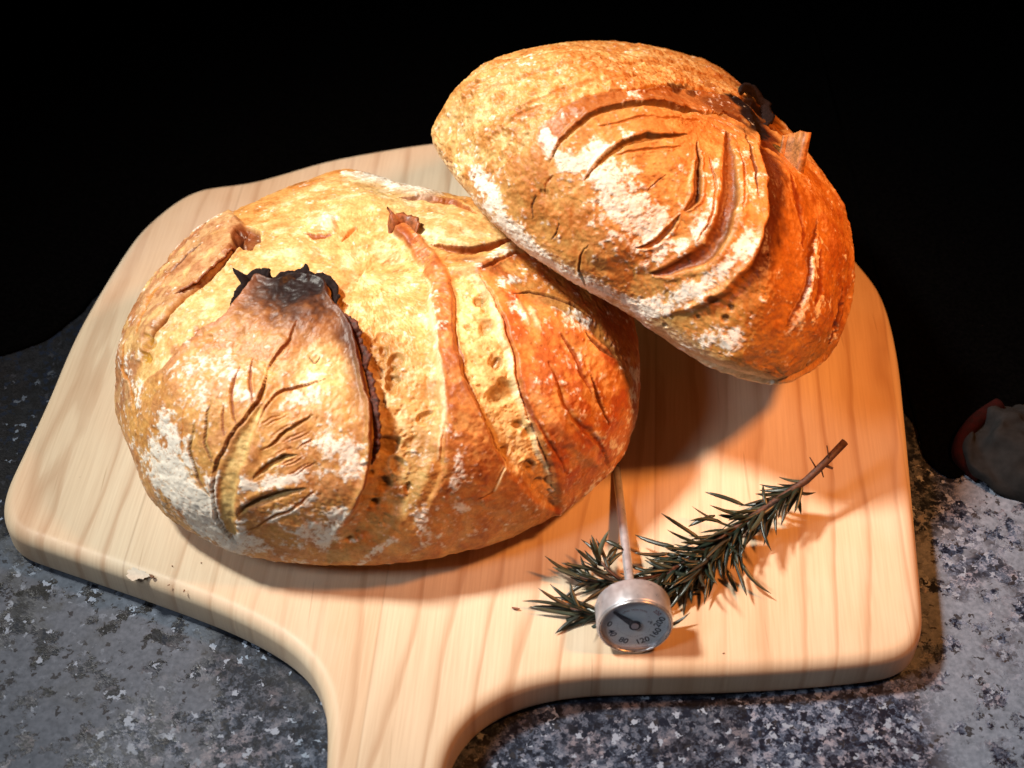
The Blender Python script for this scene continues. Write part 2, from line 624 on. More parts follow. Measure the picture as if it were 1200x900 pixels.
class Skin:
    def __init__(s, P, N, seed):
        s.P = P
        s.N = N
        s.seed = seed
        u, v = proj(P)
        s.cm = P * 100
        wx = fbm(s.cm * 1.1, 3, seed + 1) * 2.2 + fbm(s.cm * 4, 2, seed + 3) * 0.4
        wy = fbm(s.cm * 1.1, 3, seed + 2) * 2.2 + fbm(s.cm * 4, 2, seed + 4) * 0.4
        s.raw = np.stack([u, v], 1)
        s.uv = s.raw + np.stack([wx, wy], 1)
        vd = CAMP - P
        vd /= np.linalg.norm(vd, axis=1)[:, None]
        s.face = np.sum(N * vd, 1)
        s.vis = smooth(-0.04, 0.10, s.face)
        s.h = np.zeros(len(P))                        # centimetres
        s.col = np.tile(C_TAN, (len(P), 1))
        s.fl = np.zeros(len(P))                       # flour potential
        s.wet = np.zeros(len(P))

    def mix(s, c, a, idx=None):
        if idx is None:
            a = np.clip(a, 0, 1)[:, None]
            s.col = s.col * (1 - a) + c * a
        else:
            a = np.clip(a * s.vis[idx], 0, 1)[:, None]
            s.col[idx] = s.col[idx] * (1 - a) + c * a

    def groove(s, pts, w, depth, c_deep=C_RED, c_soft=None, side=0, taper=(0.35, 0.35), dark=0.9, lip=0.35, raw=False):
        """cut along pts; side=+-1 puts the steep wall on that side"""
        depth = depth * (0.88 if s.seed == 100 else 1.05)
        w = w * (0.66 if s.seed == 100 else 0.75)
        poly = spline(pts, 7)
        uv = s.raw if raw else s.uv
        idx, d, t, sd = seg_field(uv, poly, w * 3 + 4)
        ww = w * np.clip(np.minimum(t / max(taper[0], 1e-3), (1 - t) / max(taper[1], 1e-3)), 0, 1) ** 0.6 + 0.35
        x = d / ww
        k = np.clip(1 - x ** 3.2, 0, 1)
        if side:
            x2 = (sd * side * d) / ww                 # +1 at the steep wall
            k = np.where(x < 1, smooth(1.0, 0.55, x2) * smooth(-1.0, 0.3, x2), 0)
            lipm = np.exp(-((x2 - 1.5) / 0.6) ** 2)
        else:
            lipm = np.exp(-((x - 1.5) / 0.5) ** 2)
        sz = np.clip(ww / w, 0, 1)
        s.h[idx] += s.vis[idx] * (-depth * k + depth * lip * lipm) * sz
        s.fl[idx] -= s.vis[idx] * k * 1.6
        if side:
            if c_soft is not None: s.mix(c_soft, smooth(0.0, 0.4, k), idx)
            s.mix(c_deep, dark * smooth(0.0, 0.75, x2) * (x < 1.05), idx)
        else:
            s.mix(c_deep, dark * smooth(0.05, 0.7, k), idx)
        return idx, k

    def ridge(s, pts, w, height, col=None, a=0.6, taper=(0.2, 0.2)):
        poly = spline(pts, 7)
        idx, d, t, sd = seg_field(s.uv, poly, w * 3)
        ww = w * np.clip(np.minimum(t / max(taper[0], 1e-3), (1 - t) / max(taper[1], 1e-3)), 0, 1) ** 0.6 + 0.3
        k = np.exp(-(d / ww) ** 2)
        s.h[idx] += s.vis[idx] * height * k * np.clip(ww / w, 0, 1)
        if col is not None: s.mix(col, a * k, idx)

    def flour(s, pts, w, amt):
        poly = spline(pts, 4) if len(pts) > 1 else np.array([pts[0], (pts[0][0] + 0.5, pts[0][1])], float)
        idx, d, t, sd = seg_field(s.uv, poly, w * 2.2)
        s.fl[idx] += s.vis[idx] * amt * np.exp(-(d / w) ** 2 * 0.9)

    def blot(s, c, r, col, a, dh=0.0, hard=0.6):
        idx, d, t, sd = seg_field(s.uv, np.array([c, (c[0] + 0.3, c[1])], float), r * 1.8)
        k = smooth(1.25, hard, d / r * (1 + 0.55 * fbm(s.cm[idx] * (9.0 / max(r, 5)) , 2, s.seed + 7)))
        s.mix(col, a * k, idx)
        s.h[idx] += s.vis[idx] * dh * k


NT, NP = 1120, 470


def loaf_surface(Rth, H, zw, frame, origin, nt, npp, lump):
    """points of a round loaf: Rth(nt) outline radius, H height, widest at zw"""
    th = np.linspace(0, 2 * np.pi, nt, endpoint=False)
    phi = np.concatenate([np.linspace(-90, -20, npp // 6, endpoint=False), np.linspace(-20, 90, npp - npp // 6)])
    phi = np.radians(phi)
    cp, sp = np.cos(phi), np.sin(phi)
    e = 2 / 2.35
    rr = np.where(phi > 0, np.abs(cp) ** e, np.abs(cp) ** 0.55)
    zz = np.where(phi > 0, zw + (H - zw) * np.abs(sp) ** e, zw - zw * np.abs(sp) ** 0.8)
    X = rr[:, None] * (Rth * np.cos(th))[None]
    Y = rr[:, None] * (Rth * np.sin(th))[None]
    Z = np.repeat(zz[:, None], nt, 1)
    loc = np.stack([X, Y, Z], 2).reshape(-1, 3)
    if lump is not None:
        loc = lump(loc, th, phi)
    return origin + loc @ frame.T


def fit_outline(Rth, H, zw, frame, origin, target, iters=14, lump=None):
    """grow or shrink the outline radius until the loaf's outline agrees with the measured one"""
    nt = len(Rth)
    poly = spline(target, 8, True)
    cen = poly.mean(0)
    ang = np.arctan2(poly[:, 1] - cen[1], poly[:, 0] - cen[0])
    rho = np.hypot(poly[:, 0] - cen[0], poly[:, 1] - cen[1])
    o = np.argsort(ang)
    for it in range(iters):
        P = loaf_surface(Rth, H, zw, frame, origin, nt, 60, lump)
        u, v = proj(P)
        u = u.reshape(60, nt) - cen[0]
        v = v.reshape(60, nt) - cen[1]
        # per column the point that sticks out most relative to the target
        a = np.arctan2(v, u)
        tr = np.interp(a.ravel(), ang[o], rho[o], period=2 * np.pi).reshape(a.shape)
        ratio = np.hypot(u, v) / tr
        worst = ratio.max(0)
        f = (1 / worst) ** 0.8
        Rth = Rth * np.clip(f, 0.8, 1.25)
        for _ in range(2):
            Rth = 0.5 * Rth + 0.25 * (np.roll(Rth, 1) + np.roll(Rth, -1))
    return Rth


def loaf_mesh(name, P, nt, npp):
    i = np.arange(npp - 1)[:, None] * nt
    j = np.arange(nt)[None]
    k = (j + 1) % nt
    F = np.stack([i + j, i + k, i + nt + k, i + nt + j], 2).reshape(-1, 4)
    return F


def grid_normals(P, nt, npp, cen):
    G = P.reshape(npp, nt, 3)
    du = np.roll(G, -1, 1) - np.roll(G, 1, 1)
    dv = np.empty_like(G)
    dv[1:-1] = G[2:] - G[:-2]
    dv[0] = G[1] - G[0]
    dv[-1] = G[-1] - G[-2]
    n = np.cross(du, dv)
    l = np.linalg.norm(n, axis=2, keepdims=True)
    n = n / np.maximum(l, 1e-12)
    n[0] = n[2].mean(0)
    n[-1] = n[-3].mean(0)
    n /= np.maximum(np.linalg.norm(n, axis=2, keepdims=True), 1e-12)
    n = n.reshape(-1, 3)
    if np.mean(np.sum(n * (P - cen), 1)) < 0: n = -n
    return n


def bread_material():
    m, nt, b = new_mat('crust')
    nb = NB(nt)
    at = nb.n('ShaderNodeAttribute', _attribute_name='crust_colour')
    fa = nb.n('ShaderNodeAttribute', _attribute_name='flour')
    tc = nb.n('ShaderNodeTexCoord').outputs['Object']
    n1 = nb.noise(tc, 420, 4, 0.65)
    n2 = nb.noise(tc, 1300, 3, 0.6)
    c = nb.mix(1.0, at.outputs['Color'], nb.ramp(n1, [(0.28, (0.80, 0.70, 0.58)), (0.5, (0.98, 0.97, 0.96)), (0.75, (1.12, 1.12, 1.14))]), 'MULTIPLY')
    c = nb.mix(1.0, c, nb.ramp(n2, [(0.3, (0.86, 0.83, 0.78)), (0.6, (1.04, 1.04, 1.05))]), 'MULTIPLY')
    # flour grains
    fk = nb.math('ADD', nb.math('MULTIPLY', nb.math('SUBTRACT', n1, 0.5), 2.2), nb.math('MULTIPLY', nb.math('SUBTRACT', n2, 0.5), 1.6))
    f = nb.math('MULTIPLY', fa.outputs['Fac'], nb.math('ADD', fk, 1.0))
    fm = nb.ramp(f, [(0.03, 0.0), (0.35, 0.35), (0.85, 0.90)])
    c = nb.mix(fm, c, (0.85, 0.79, 0.69))
    nb.link(c, b.inputs['Base Color'])
    nb.link(nb.ramp(fm, [(0, 0.46), (1, 0.9)]), b.inputs['Roughness'])
    b.inputs['Specular IOR Level'].default_value = 0.4
    h = nb.math('ADD', nb.math('MULTIPLY', n1, 0.7), nb.math('MULTIPLY', n2, 0.3))
    h = nb.math('ADD', h, nb.math('MULTIPLY', fm, 0.35))
    nb.link(nb.bump(h, 0.45, 0.0005), b.inputs['Normal'])
    return m


BREAD = bread_material()


def bake_loaf(s, name, nt, npp, parent, cen):
    cr = s.cm
    # flour broken up by patchy noise and by fine cracks
    n = fbm(cr * 2.1, 4, s.seed + 40, 0.6)
    crk = 1 - smooth(0.0, 0.10, np.abs(fbm(cr * 3.2, 3, s.seed + 50)))
    fine = fbm(cr * 7.0, 3, s.seed + 60)
    fl = smooth(0.34, 1.20, s.fl * 0.85 + 0.62 * n + 0.50 * fine) * (1 - 0.7 * crk)
    s.flv = fl
    tv = 0.60 * fbm(cr * 1.7, 5, s.seed + 70, 0.6) + 0.26 * fbm(cr * 9.0, 3, s.seed + 80)
    s.col = s.col * (1 + np.clip(tv, -0.9, 0.9)[:, None] * np.array([0.30, 0.50, 0.68])[None])
    # fine crackle of the crust
    ck = 1 - smooth(0.0, 0.05, np.abs(fbm(cr * 1.9, 4, s.seed + 90)))
    ck = ck * smooth(-0.1, 0.35, fbm(cr * 0.8, 2, s.seed + 95))
    s.col = s.col * (1 - 0.35 * ck[:, None])
    s.h -= 0.022 * ck
    s.h += 0.020 * fbm(cr * 3.3, 3, s.seed + 99)
    s.h += 0.018 * fl + 0.010 * fine
    P2 = s.P + s.N * (s.h * 0.01)[:, None]
    F = loaf_mesh(name, P2, nt, npp)
    me = mesh_np(name, P2, F)
    a = me.attributes.new('crust_colour', 'FLOAT_COLOR', 'POINT')
    a.data.foreach_set('color', np.column_stack([np.clip(s.col, 0, 1), np.ones(len(P2))]).astype(np.float32).ravel())
    a = me.attributes.new('flour', 'FLOAT', 'POINT')
    a.data.foreach_set('value', fl.astype(np.float32))
    o = link(name, me, BREAD, parent)
    s.P2 = P2
    return o


def surf_at(s, u, v):
    m = s.face > 0.02
    d = (s.raw[:, 0] - u) ** 2 + (s.raw[:, 1] - v) ** 2 + np.where(m, 0, 1e9)
    i = int(np.argmin(d))
    return s.P2[i].copy(), s.N[i].copy()


def ear(name, s, pts, out, lift, col, parent, label=None, jag=0.5, seed=1, thick=0.0011, root=0.002, raise_dir=None, spikes=()):
    """torn edge of crust standing off the loaf along pts. out: direction (px) in which the tip leans"""
    rnd = np.random.RandomState(seed)
    poly = spline(pts, 8)
    seg = np.linalg.norm(np.diff(poly, axis=0), axis=1)
    S = np.concatenate([[0], np.cumsum(seg)])
    n = int(S[-1] / 1.6)
    tt = np.linspace(0, S[-1], n)
    poly = np.stack([np.interp(tt, S, poly[:, 0]), np.interp(tt, S, poly[:, 1])], 1)
    jn = np.convolve(rnd.rand(n + 8), np.ones(3) / 3, 'same')[4:-4]
    jn2 = np.convolve(rnd.rand(n + 40), np.ones(13) / 13, 'same')[20:-20]
    rows = 5
    V = []
    prevs = None
    for i in range(n):
        p, nn = surf_at(s, *poly[i])
        a = poly[max(i - 2, 0)]
        b = poly[min(i + 2, n - 1)]
        tgp = b - a
        tgp /= (np.linalg.norm(tgp) + 1e-9)
        op = np.array([tgp[1], -tgp[0]]) * out
        o3 = RGT * op[0] - UPV * op[1]
        o3 = o3 - nn * (o3 @ nn)
        o3 /= np.linalg.norm(o3) + 1e-9
        t = i / (n - 1)
        env = min(1, min(t, 1 - t) * 7) if raise_dir is None else 1
        lf = lift[0] + (lift[1] - lift[0]) * t if isinstance(lift, tuple) else lift
        ln = lf * env * (1 - jag + jag * 1.6 * (0.6 * jn[i] + 0.8 * jn2[i]))
        for (st, sh) in spikes:
            ln += sh * math.exp(-((t - st) / 0.012) ** 2)
        for k in range(rows):
            f = k / (rows - 1)
            d = raise_dir if raise_dir is not None else None
            if d is None:
                q = p - nn * 0.0012 + o3 * (ln * (0.15 + 0.75 * math.sin(f * 1.3))) * f ** 0.8 * 0.9 + nn * ln * (math.sin(f * 1.5)) * 0.75
            else:
                q = p - nn * root + np.array(d) * (ln + root) * f
            V.append(q)
    F = []
    for i in range(n - 1):
        for k in range(rows - 1):
            F.append((i * rows + k, (i + 1) * rows + k, (i + 1) * rows + k + 1, i * rows + k + 1))
    me = mesh_np(name, np.array(V), np.array(F))
    o = link(name, me, None, parent)
    me.materials.append(col)
    md = o.modifiers.new('thickness', 'SOLIDIFY')
    md.thickness = thick
    md.offset = 0
    if label: o['label'] = label
    return o

BURNT = simple_mat('burnt_crust', (0.016, 0.009, 0.009), 0.85, var=0.6, scale=900, bump=0.0005, spec=0.15)
BURNT2 = simple_mat('dark_toasted_crust', (0.09, 0.018, 0.007), 0.7, var=0.75, scale=700, bump=0.0004)
TOAST = simple_mat('toasted_crust', (0.27, 0.075, 0.020), 0.5, var=0.45, scale=600, bump=0.0004)
AMBER = simple_mat('amber_crust', (0.36, 0.14, 0.035), 0.5, var=0.45, scale=500, bump=0.0004)


def torus_lump(seed, amp):
    def f(loc, th, phi):
        cm = loc * 100
        n = fbm(cm * 0.16, 2, seed)
        n2 = fbm(cm * 0.38, 2, seed + 9)
        k = 1 + amp * n + amp * 0.35 * n2
        out = loc.copy()
        zf = smooth(0.0, 2.5, cm[:, 2])
        out[:, 0] *= 1 + (k - 1) * 0.5
        out[:, 1] *= 1 + (k - 1) * 0.5
        out[:, 2] *= 1 + (k - 1) * 0.9 * zf
        return out
    return f


# ---- loaf lying flat at the front left
def loaf_front():
    target = [(133, 440), (134, 478), (147, 514), (160, 548), (180, 588), (222, 621), (268, 645), (320, 657), (382, 662),
              (450, 661), (520, 652), (590, 633), (650, 602), (700, 563), (727, 532), (741, 500), (747, 452), (744, 400),
              (735, 362), (710, 318), (660, 275), (600, 240), (550, 232), (510, 224), (470, 216), (437, 205), (400, 198),
              (345, 217), (290, 240), (262, 254), (232, 272), (205, 300), (180, 330), (165, 355), (150, 385), (143, 410)]
    H, zw = 0.094, 0.021
    c = unproj(440, 477, 0.0)
    frame = np.eye(3)
    lump = torus_lump(31, 0.05)
    R = np.full(220, 0.128)
    R = fit_outline(R, H, zw, frame, c, target, 22, lump)
    th = np.linspace(0, 2 * np.pi, 220, endpoint=False)
    R = np.interp(np.linspace(0, 2 * np.pi, NT, endpoint=False), th, R, period=2 * np.pi)
    P = loaf_surface(R, H, zw, frame, c, NT, NP, lump)
    N = grid_normals(P, NT, NP, c + np.array([0, 0, 0.03]))
    s = Skin(P, N, 100)
    cm, uv = s.cm, s.uv
    n_lo = fbm(cm * 0.5, 3, 1)
    n_mid = fbm(cm * 1.5, 4, 2)
    n_hi = fbm(cm * 5, 3, 3)
    # overall crust: tan with orange and brown clouds
    s.mix(C_ORANGE, smooth(-0.1, 0.5, n_mid + 0.4 * n_lo) * 0.75)
    s.mix(C_BROWN, smooth(0.45, 0.9, n_mid) * 0.4)
    s.h += 0.06 * n_mid * 0.6 + 0.015 * n_hi

    # pale stretched crumb over the top and down the middle
    crumb = sdf_poly(uv, [(160, 455), (172, 415), (208, 358), (248, 324), (288, 270), (330, 232), (400, 207), (470, 226),
                          (560, 244), (640, 280), (570, 292), (506, 288), (498, 318), (508, 370), (516, 440), (514, 500),
                          (500, 560), (478, 600), (440, 645), (385, 662), (350, 640), (400, 560), (400, 430), (350, 350),
                          (260, 400), (210, 470)])
    cm_ = smooth(-3, 4, crumb) * s.vis
    s.mix(C_CRUMB, cm_ * 0.95)
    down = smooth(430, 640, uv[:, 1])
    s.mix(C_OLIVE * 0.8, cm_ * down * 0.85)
    s.mix(C_ORANGE, cm_ * smooth(0.15, 0.6, n_mid + 0.3 * n_lo) * (0.35 + 0.35 * down))
    s.mix(np.array([0.84, 0.66, 0.38]), cm_ * smooth(0.1, 0.6, -n_mid) * (1 - down) * 0.8)
    s.mix(C_TAN, cm_ * smooth(0.2, 0.5, fbm(cm * 3.1, 3, 77)) * 0.45)
    # the middle valley, with open bubbles
    c2 = sdf_poly(uv, [(532, 322), (552, 318), (568, 335), (590, 390), (602, 430), (618, 482), (636, 526), (650, 565),
                       (650, 596), (636, 590), (612, 560), (592, 543), (574, 510), (556, 465), (541, 425), (531, 375)])
    m2 = smooth(-2, 3, c2) * s.vis
    s.mix(np.array([0.80, 0.58, 0.26]), m2 * 0.95)
    s.mix(C_OLIVE, m2 * smooth(0.0, 0.5, n_mid) * 0.5)
    s.mix(C_ORANGE, m2 * smooth(500, 590, uv[:, 1]) * 0.6)
    s.h -= 0.22 * smooth(-3, 7, c2) * s.vis
    vm = smooth(-2, 14, sdf_poly(uv, [(385, 345), (440, 300), (505, 300), (512, 400), (515, 500), (495, 570), (470, 610),
                                      (430, 640), (396, 640), (432, 570), (440, 500), (428, 430), (410, 390)])) * s.vis
    s.h -= 0.25 * vm
    open_ = np.clip(vm + m2, 0, 1)
    ix = np.where(open_ > 0.02)[0]
    for sc_, dep, sd_, thr in ((1.3, 0.13, 5, 0.80), (3.3, 0.06, 9, 0.72), (6.5, 0.035, 13, 0.60)):
        q = cm[ix] * sc_
        q = q + 0.55 * np.stack([vnoise(q, 61), vnoise(q, 62), vnoise(q, 63)], 1)
        f1, f2, rid = worley(q, sd_)
        k = smooth(0.50, 0.22, f1) * (rid > thr) * smooth(0.3, 0.8, open_[ix])
        s.h[ix] -= dep * k * (0.4 + 0.6 * rid)
        aa = (k * 0.35 * rid)[:, None]
        s.col[ix] = s.col[ix] * (1 - aa) + C_OLIVE * 0.8 * aa
        rim = np.exp(-((f1 - 0.54) / 0.06) ** 2) * (rid > thr) * smooth(0.3, 0.8, open_[ix])
        s.h[ix] += dep * 0.25 * rim
    for (u, v, r) in ((457, 520, 8), (452, 566, 9), (462, 443, 6), (430, 545, 4), (437, 590, 4), (434, 556, 3), (447, 470, 6),
                      (588, 462, 11), (609, 497, 6), (622, 546, 7), (571, 375, 8), (585, 425, 6), (560, 350, 6),
                      (463, 420, 9), (450, 407, 6)):
        s.blot((u, v), r, C_OLIVE * 0.62, 0.75, -0.20 if r > 5 else -0.12)
    # darker amber pools in the crumb
    for (u, v, r, a) in ((450, 410, 22, 0.55), (462, 440, 26, 0.5), (436, 420, 14, .4), (506, 460, 14, .5), (500, 520, 20, .45)):
        s.blot((u, v), r, np.array([0.36, 0.17, 0.045]), min(1, a * 1.35), 0, 0.2)

    # crust strap from the torn tip down to the foot of the loaf
    strap = sdf_poly(uv, [(462, 268), (478, 262), (500, 285), (523, 316), (530, 345), (532, 385), (541, 428), (556, 468),
                          (575, 512), (592, 545), (604, 560), (636, 592), (660, 604), (640, 640), (520, 690), (440, 690),
                          (470, 640), (500, 592), (518, 545), (522, 500), (516, 440), (508, 375), (500, 322), (484, 298)])
    m3 = smooth(-1.5, 2.5, strap) * s.vis
    s.mix(C_TAN, m3)
    s.mix(C_ORANGE, m3 * smooth(-0.3, 0.3, n_mid + 0.2 * n_hi) * 0.85)
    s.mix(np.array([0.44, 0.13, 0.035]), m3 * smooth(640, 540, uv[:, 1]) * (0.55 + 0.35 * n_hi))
    s.mix(C_RED, m3 * smooth(0.2, 0.9, n_mid) * 0.6)
    s.mix(C_OLIVE, m3 * smooth(560, 640, uv[:, 1]) * smooth(0, .6, n_lo) * 0.6)
    s.h += 0.20 * smooth(-2, 4, strap) * smooth(640, 540, uv[:, 1]) * s.vis
    s.ridge([(500, 322), (508, 375), (516, 440), (520, 490), (514, 540)], 3.0, 0.14, np.array([0.86, 0.62, 0.36]), 0.75)
    s.groove([(526, 322), (531, 350), (533, 390), (543, 430), (558, 470), (578, 514), (596, 548)], 4, 0.12, C_RED, None, -1, dark=0.85)
    s.ridge([(523, 316), (545, 316), (566, 308), (590, 296), (622, 290)], 6, 0.22, np.array([0.70, 0.42, 0.20]), 0.7)
    # dark slot under that ridge
    s.groove([(504, 286), (530, 293), (560, 292), (592, 283), (610, 280)], 7, 0.34, C_RED, C_ORANGE, -1, dark=0.8)
    s.groove([(560, 318), (582, 309), (606, 300), (636, 297)], 3.0, 0.14, C_BROWN, C_RED)

    # right-hand crust, glowing orange and red
    right = sdf_poly(uv, [(556, 316), (600, 300), (660, 290), (800, 320), (820, 480), (740, 620), (655, 606), (652, 588),
                          (649, 564), (634, 525), (616, 480), (601, 420), (590, 385), (572, 345)])
    m4 = smooth(-1.5, 2.5, right) * s.vis
    s.mix(C_ORANGE, m4)
    s.mix(np.array([0.43, 0.095, 0.020]), m4 * smooth(-0.35, 0.35, n_mid + 0.3 * n_lo) * 0.85)
    s.mix(C_TAN, m4 * smooth(0.15, 0.6, fbm(cm * 1.2, 3, 91)) * 0.6)
    s.h += 0.16 * smooth(-2, 5, right) * s.vis
    s.groove([(560, 320), (570, 334), (583, 362), (597, 392), (607, 440), (620, 486), (638, 530), (650, 566)], 3.6, 0.20, C_RED, None, 1, dark=0.95)
    s.ridge([(548, 318), (560, 326), (575, 355), (588, 390), (600, 432), (612, 470), (630, 520), (645, 560)], 2.2, 0.06, np.array([0.88, 0.68, 0.40]), 0.8)
    s.groove([(598, 345), (630, 346), (662, 358), (695, 378)], 2.4, 0.14, C_BROWN, None, 0)
    s.groove([(640, 425), (655, 452), (666, 482), (700, 520), (712, 552)], 5.5, 0.20, C_RED, None, 1, dark=0.75)
    s.groove([(688, 440), (696, 462), (704, 484), (712, 500)], 3, 0.14, C_BROWN)
    s.groove([(684, 392), (702, 410), (716, 424)], 2.6, 0.12, C_BROWN)
    s.ridge([(622, 440), (640, 478), (668, 516), (700, 548)], 9, 0.14, np.array([0.68, 0.34, 0.13]), 0.4)
    s.groove([(606, 448), (622, 484), (644, 520), (664, 556)], 3, 0.09, C_RED)
    s.groove([(655, 390), (676, 430), (690, 462)], 4, 0.10, C_RED)
    s.ridge([(606, 352), (612, 368), (620, 384)], 3, 0.08, np.array([0.86, 0.60, 0.34]), 0.85)
    s.ridge([(620, 360), (627, 376), (633, 390)], 3, 0.08, np.array([0.86, 0.60, 0.34]), 0.85)
    s.groove([(592, 545), (582, 562), (575, 578), (558, 583)], 1.8, 0.10, C_BROWN, None, 1)
    s.ridge([(594, 543), (585, 560), (578, 576)], 2, 0.05, np.array([0.9, 0.72, 0.42]), 0.9)

    # left-hand crust above the seam
    left = sdf_poly(uv, [(100, 520), (100, 300), (190, 230), (262, 246), (286, 262), (283, 278), (270, 294), (246, 327),
                         (210, 354), (186, 384), (170, 414), (160, 445), (150, 520)])
    m5 = smooth(-1.5, 2.5, left) * s.vis
    s.mix(np.array([0.56, 0.31, 0.14]), m5)
    s.mix(np.array([0.42, 0.17, 0.07]), m5 * smooth(-0.1, 0.45, n_mid + 0.3 * n_lo) * 0.8)
    s.mix(C_CRUMB, m5 * smooth(0.1, 0.5, fbm(cm * 1.3, 3, 93)) * 0.6)
    s.h += 0.22 * smooth(-2, 5, left) * smooth(460, 400, uv[:, 1]) * s.vis
    s.groove([(292, 266), (274, 292), (248, 327), (212, 354), (187, 384), (172, 412)], 4.2, 0.32, C_RED * 0.8, C_ORANGE * 0.8, -1, taper=(0.1, 0.35), dark=0.97)
    s.blot((288, 274), 10, C_RED * 0.7, 0.92, -0.30)
    s.blot((279, 283), 7, C_BROWN, 0.9, -0.2)
    s.blot((170, 418), 7, np.array([0.50, 0.25, 0.02]), 0.9, -0.12)
    s.blot((175, 404), 6, np.array([0.50, 0.25, 0.02]), 0.8, -0.10)
    s.groove([(240, 290), (222, 305), (204, 322)], 2.2, 0.08, C_BROWN)
    s.groove([(205, 322), (186, 342), (172, 366), (163, 396)], 3, 0.09, C_ORANGE)
    s.groove([(152, 400), (148, 430), (156, 470), (160, 520)], 2.4, 0.07, C_ORANGE)
    s.groove([(246, 262), (222, 286), (196, 312), (178, 342)], 3, 0.06, np.array([0.48, 0.2, 0.09]))
    # small blister and scorch marks on the top
    s.blot((386, 262), 14, np.array([0.84, 0.66, 0.44]), 0.8, 0.22, 0.2)
    s.groove([(356, 274), (370, 278), (388, 276)], 2.6, 0.12, C_RED)
    s.groove([(400, 284), (408, 274), (418, 266)], 5, 0.16, C_RED, C_ORANGE, 1, dark=0.7)
    s.blot((372, 300), 7, C_ORANGE, 0.6, -0.05)
    s.blot((237, 394), 9, C_RED, 0.85, -0.08)
    s.blot((228, 402), 6, C_RED, 0.8, -0.05)
    s.blot((206, 416), 8, C_ORANGE * 0.8, 0.85, -0.05)
    s.blot((468, 272), 10, C_RED, 0.8, 0.10)
    s.groove([(468, 232), (500, 234), (530, 238), (560, 250)], 5, 0.26, C_RED, C_ORANGE, -1, dark=0.75)
    s.ridge([(400, 203), (440, 212), (480, 224), (520, 228)], 5, 0.16, np.array([0.80, 0.66, 0.50]), 0.9)
    s.groove([(345, 245), (330, 250), (300, 262)], 3, 0.05, C_TAN)

    # the floured leaf-shaped flap
    leaf = sdf_poly(uv, [(100, 560), (150, 470), (186, 434), (204, 416), (222, 402), (242, 386), (264, 372), (280, 352),
                         (292, 338), (302, 328), (322, 334), (345, 326), (372, 330), (386, 340), (388, 356), (401, 370),
                         (412, 392), (424, 425), (433, 470), (437, 508), (434, 545), (424, 578), (406, 614), (384, 645),
                         (360, 700), (100, 700)])
    lm = smooth(-1.2, 2.0, leaf) * s.vis
    s.mix(C_TAN, lm)
    s.mix(np.array([0.56, 0.25, 0.08]), lm * smooth(-0.25, 0.35, n_mid) * 0.8)
    s.mix(np.array([0.50, 0.20, 0.08]), lm * smooth(0.1, 0.6, fbm(cm * 0.9, 3, 95)) * 0.5)
    s.mix(np.array([0.90, 0.68, 0.30]), lm * np.exp(-((uv[:, 0] - 378) ** 2 / 700 + (uv[:, 1] - 438) ** 2 / 900)) * 0.9)  # soft yellow highlight painted into the flap's colour
    dist_apex = np.hypot((uv[:, 0] - 352) / 1.1, (uv[:, 1] - 318))
    edge_r = smooth(18, 2, leaf) * smooth(180, 300, uv[:, 0] + 0.2 * uv[:, 1] - 60)
    low = smooth(640, 560, uv[:, 1]) * smooth(150, 250, uv[:, 0])
    s.h += 0.42 * smooth(-1.5, 4, leaf) * low * s.vis
    s.h += 0.20 * np.exp(-((leaf - 3) / 4.0) ** 2) * smooth(300, 340, uv[:, 0] + (440 - uv[:, 1]) * 0.3) * low * s.vis
    burn = smooth(118, 50, dist_apex + 14 * n_mid + 6 * n_hi) * lm
    s.mix(np.array([0.17, 0.048, 0.015]), burn * 0.92)
    burn2 = smooth(76, 36, dist_apex + 9 * n_mid + 6 * n_hi) * lm
    s.mix(C_BURNT, burn2 * 0.97)
    redge = smooth(30, 10, leaf + 6 * n_mid) * smooth(380, 405, uv[:, 0]) * smooth(540, 400, uv[:, 1]) * lm
    s.mix(np.array([0.070, 0.022, 0.018]), redge * 0.9)
    rl = smooth(5, 1, leaf) * smooth(370, 400, uv[:, 0]) * smooth(640, 560, uv[:, 1]) * lm
    s.mix(np.array([0.16, 0.022, 0.008]), rl * 0.9)
    s.mix(np.array([0.42, 0.17, 0.09]), smooth(16, 2, leaf + 5 * n_mid) * smooth(330, 270, uv[:, 0]) * smooth(460, 420, uv[:, 1]) * lm * 0.75)
    # slashes: the stalk, then the blades of the leaf
    s.groove([(352, 380), (342, 401), (330, 420), (317, 444)], 2.6, 0.13, C_RED, None, 1, taper=(0.5, 0.2))
    s.groove([(318, 442), (308, 468), (296, 486), (276, 512), (262, 540), (256, 570), (258, 600), (270, 628), (278, 640)], 2.8, 0.20, C_BROWN, None, 1, taper=(0.1, 0.1), lip=0.5)
    cres = sdf_poly(uv, [(306, 478), (290, 500), (276, 524), (264, 556), (261, 590), (266, 614), (276, 630), (278, 600),
                         (284, 560), (294, 528), (304, 500)])
    s.mix(np.array([0.68, 0.45, 0.17]), smooth(-2, 3, cres) * 0.95)
    s.h -= 0.16 * smooth(-3, 5, cres) * s.vis
    s.fl -= 2 * smooth(-2, 2, cres)
    s.groove([(304, 500), (314, 478), (332, 464), (356, 459), (384, 450)], 2.6, 0.14, C_RED, None, -1)
    s.groove([(314, 524), (330, 513), (348, 502), (370, 489)], 3.4, 0.16, C_BROWN, C_OLIVE, -1)
    s.groove([(298, 558), (314, 545), (334, 536), (350, 532)], 6.0, 0.20, C_BROWN, np.array([0.62, 0.38, 0.12]), -1)
    s.groove([(280, 603), (296, 590), (322, 580), (350, 572), (360, 570)], 10.0, 0.28, C_BROWN, np.array([0.64, 0.40, 0.14]), -1, taper=(0.3, 0.4), dark=0.7)
    s.groove([(300, 424), (297, 448), (298, 476)], 2.2, 0.12, C_RED)
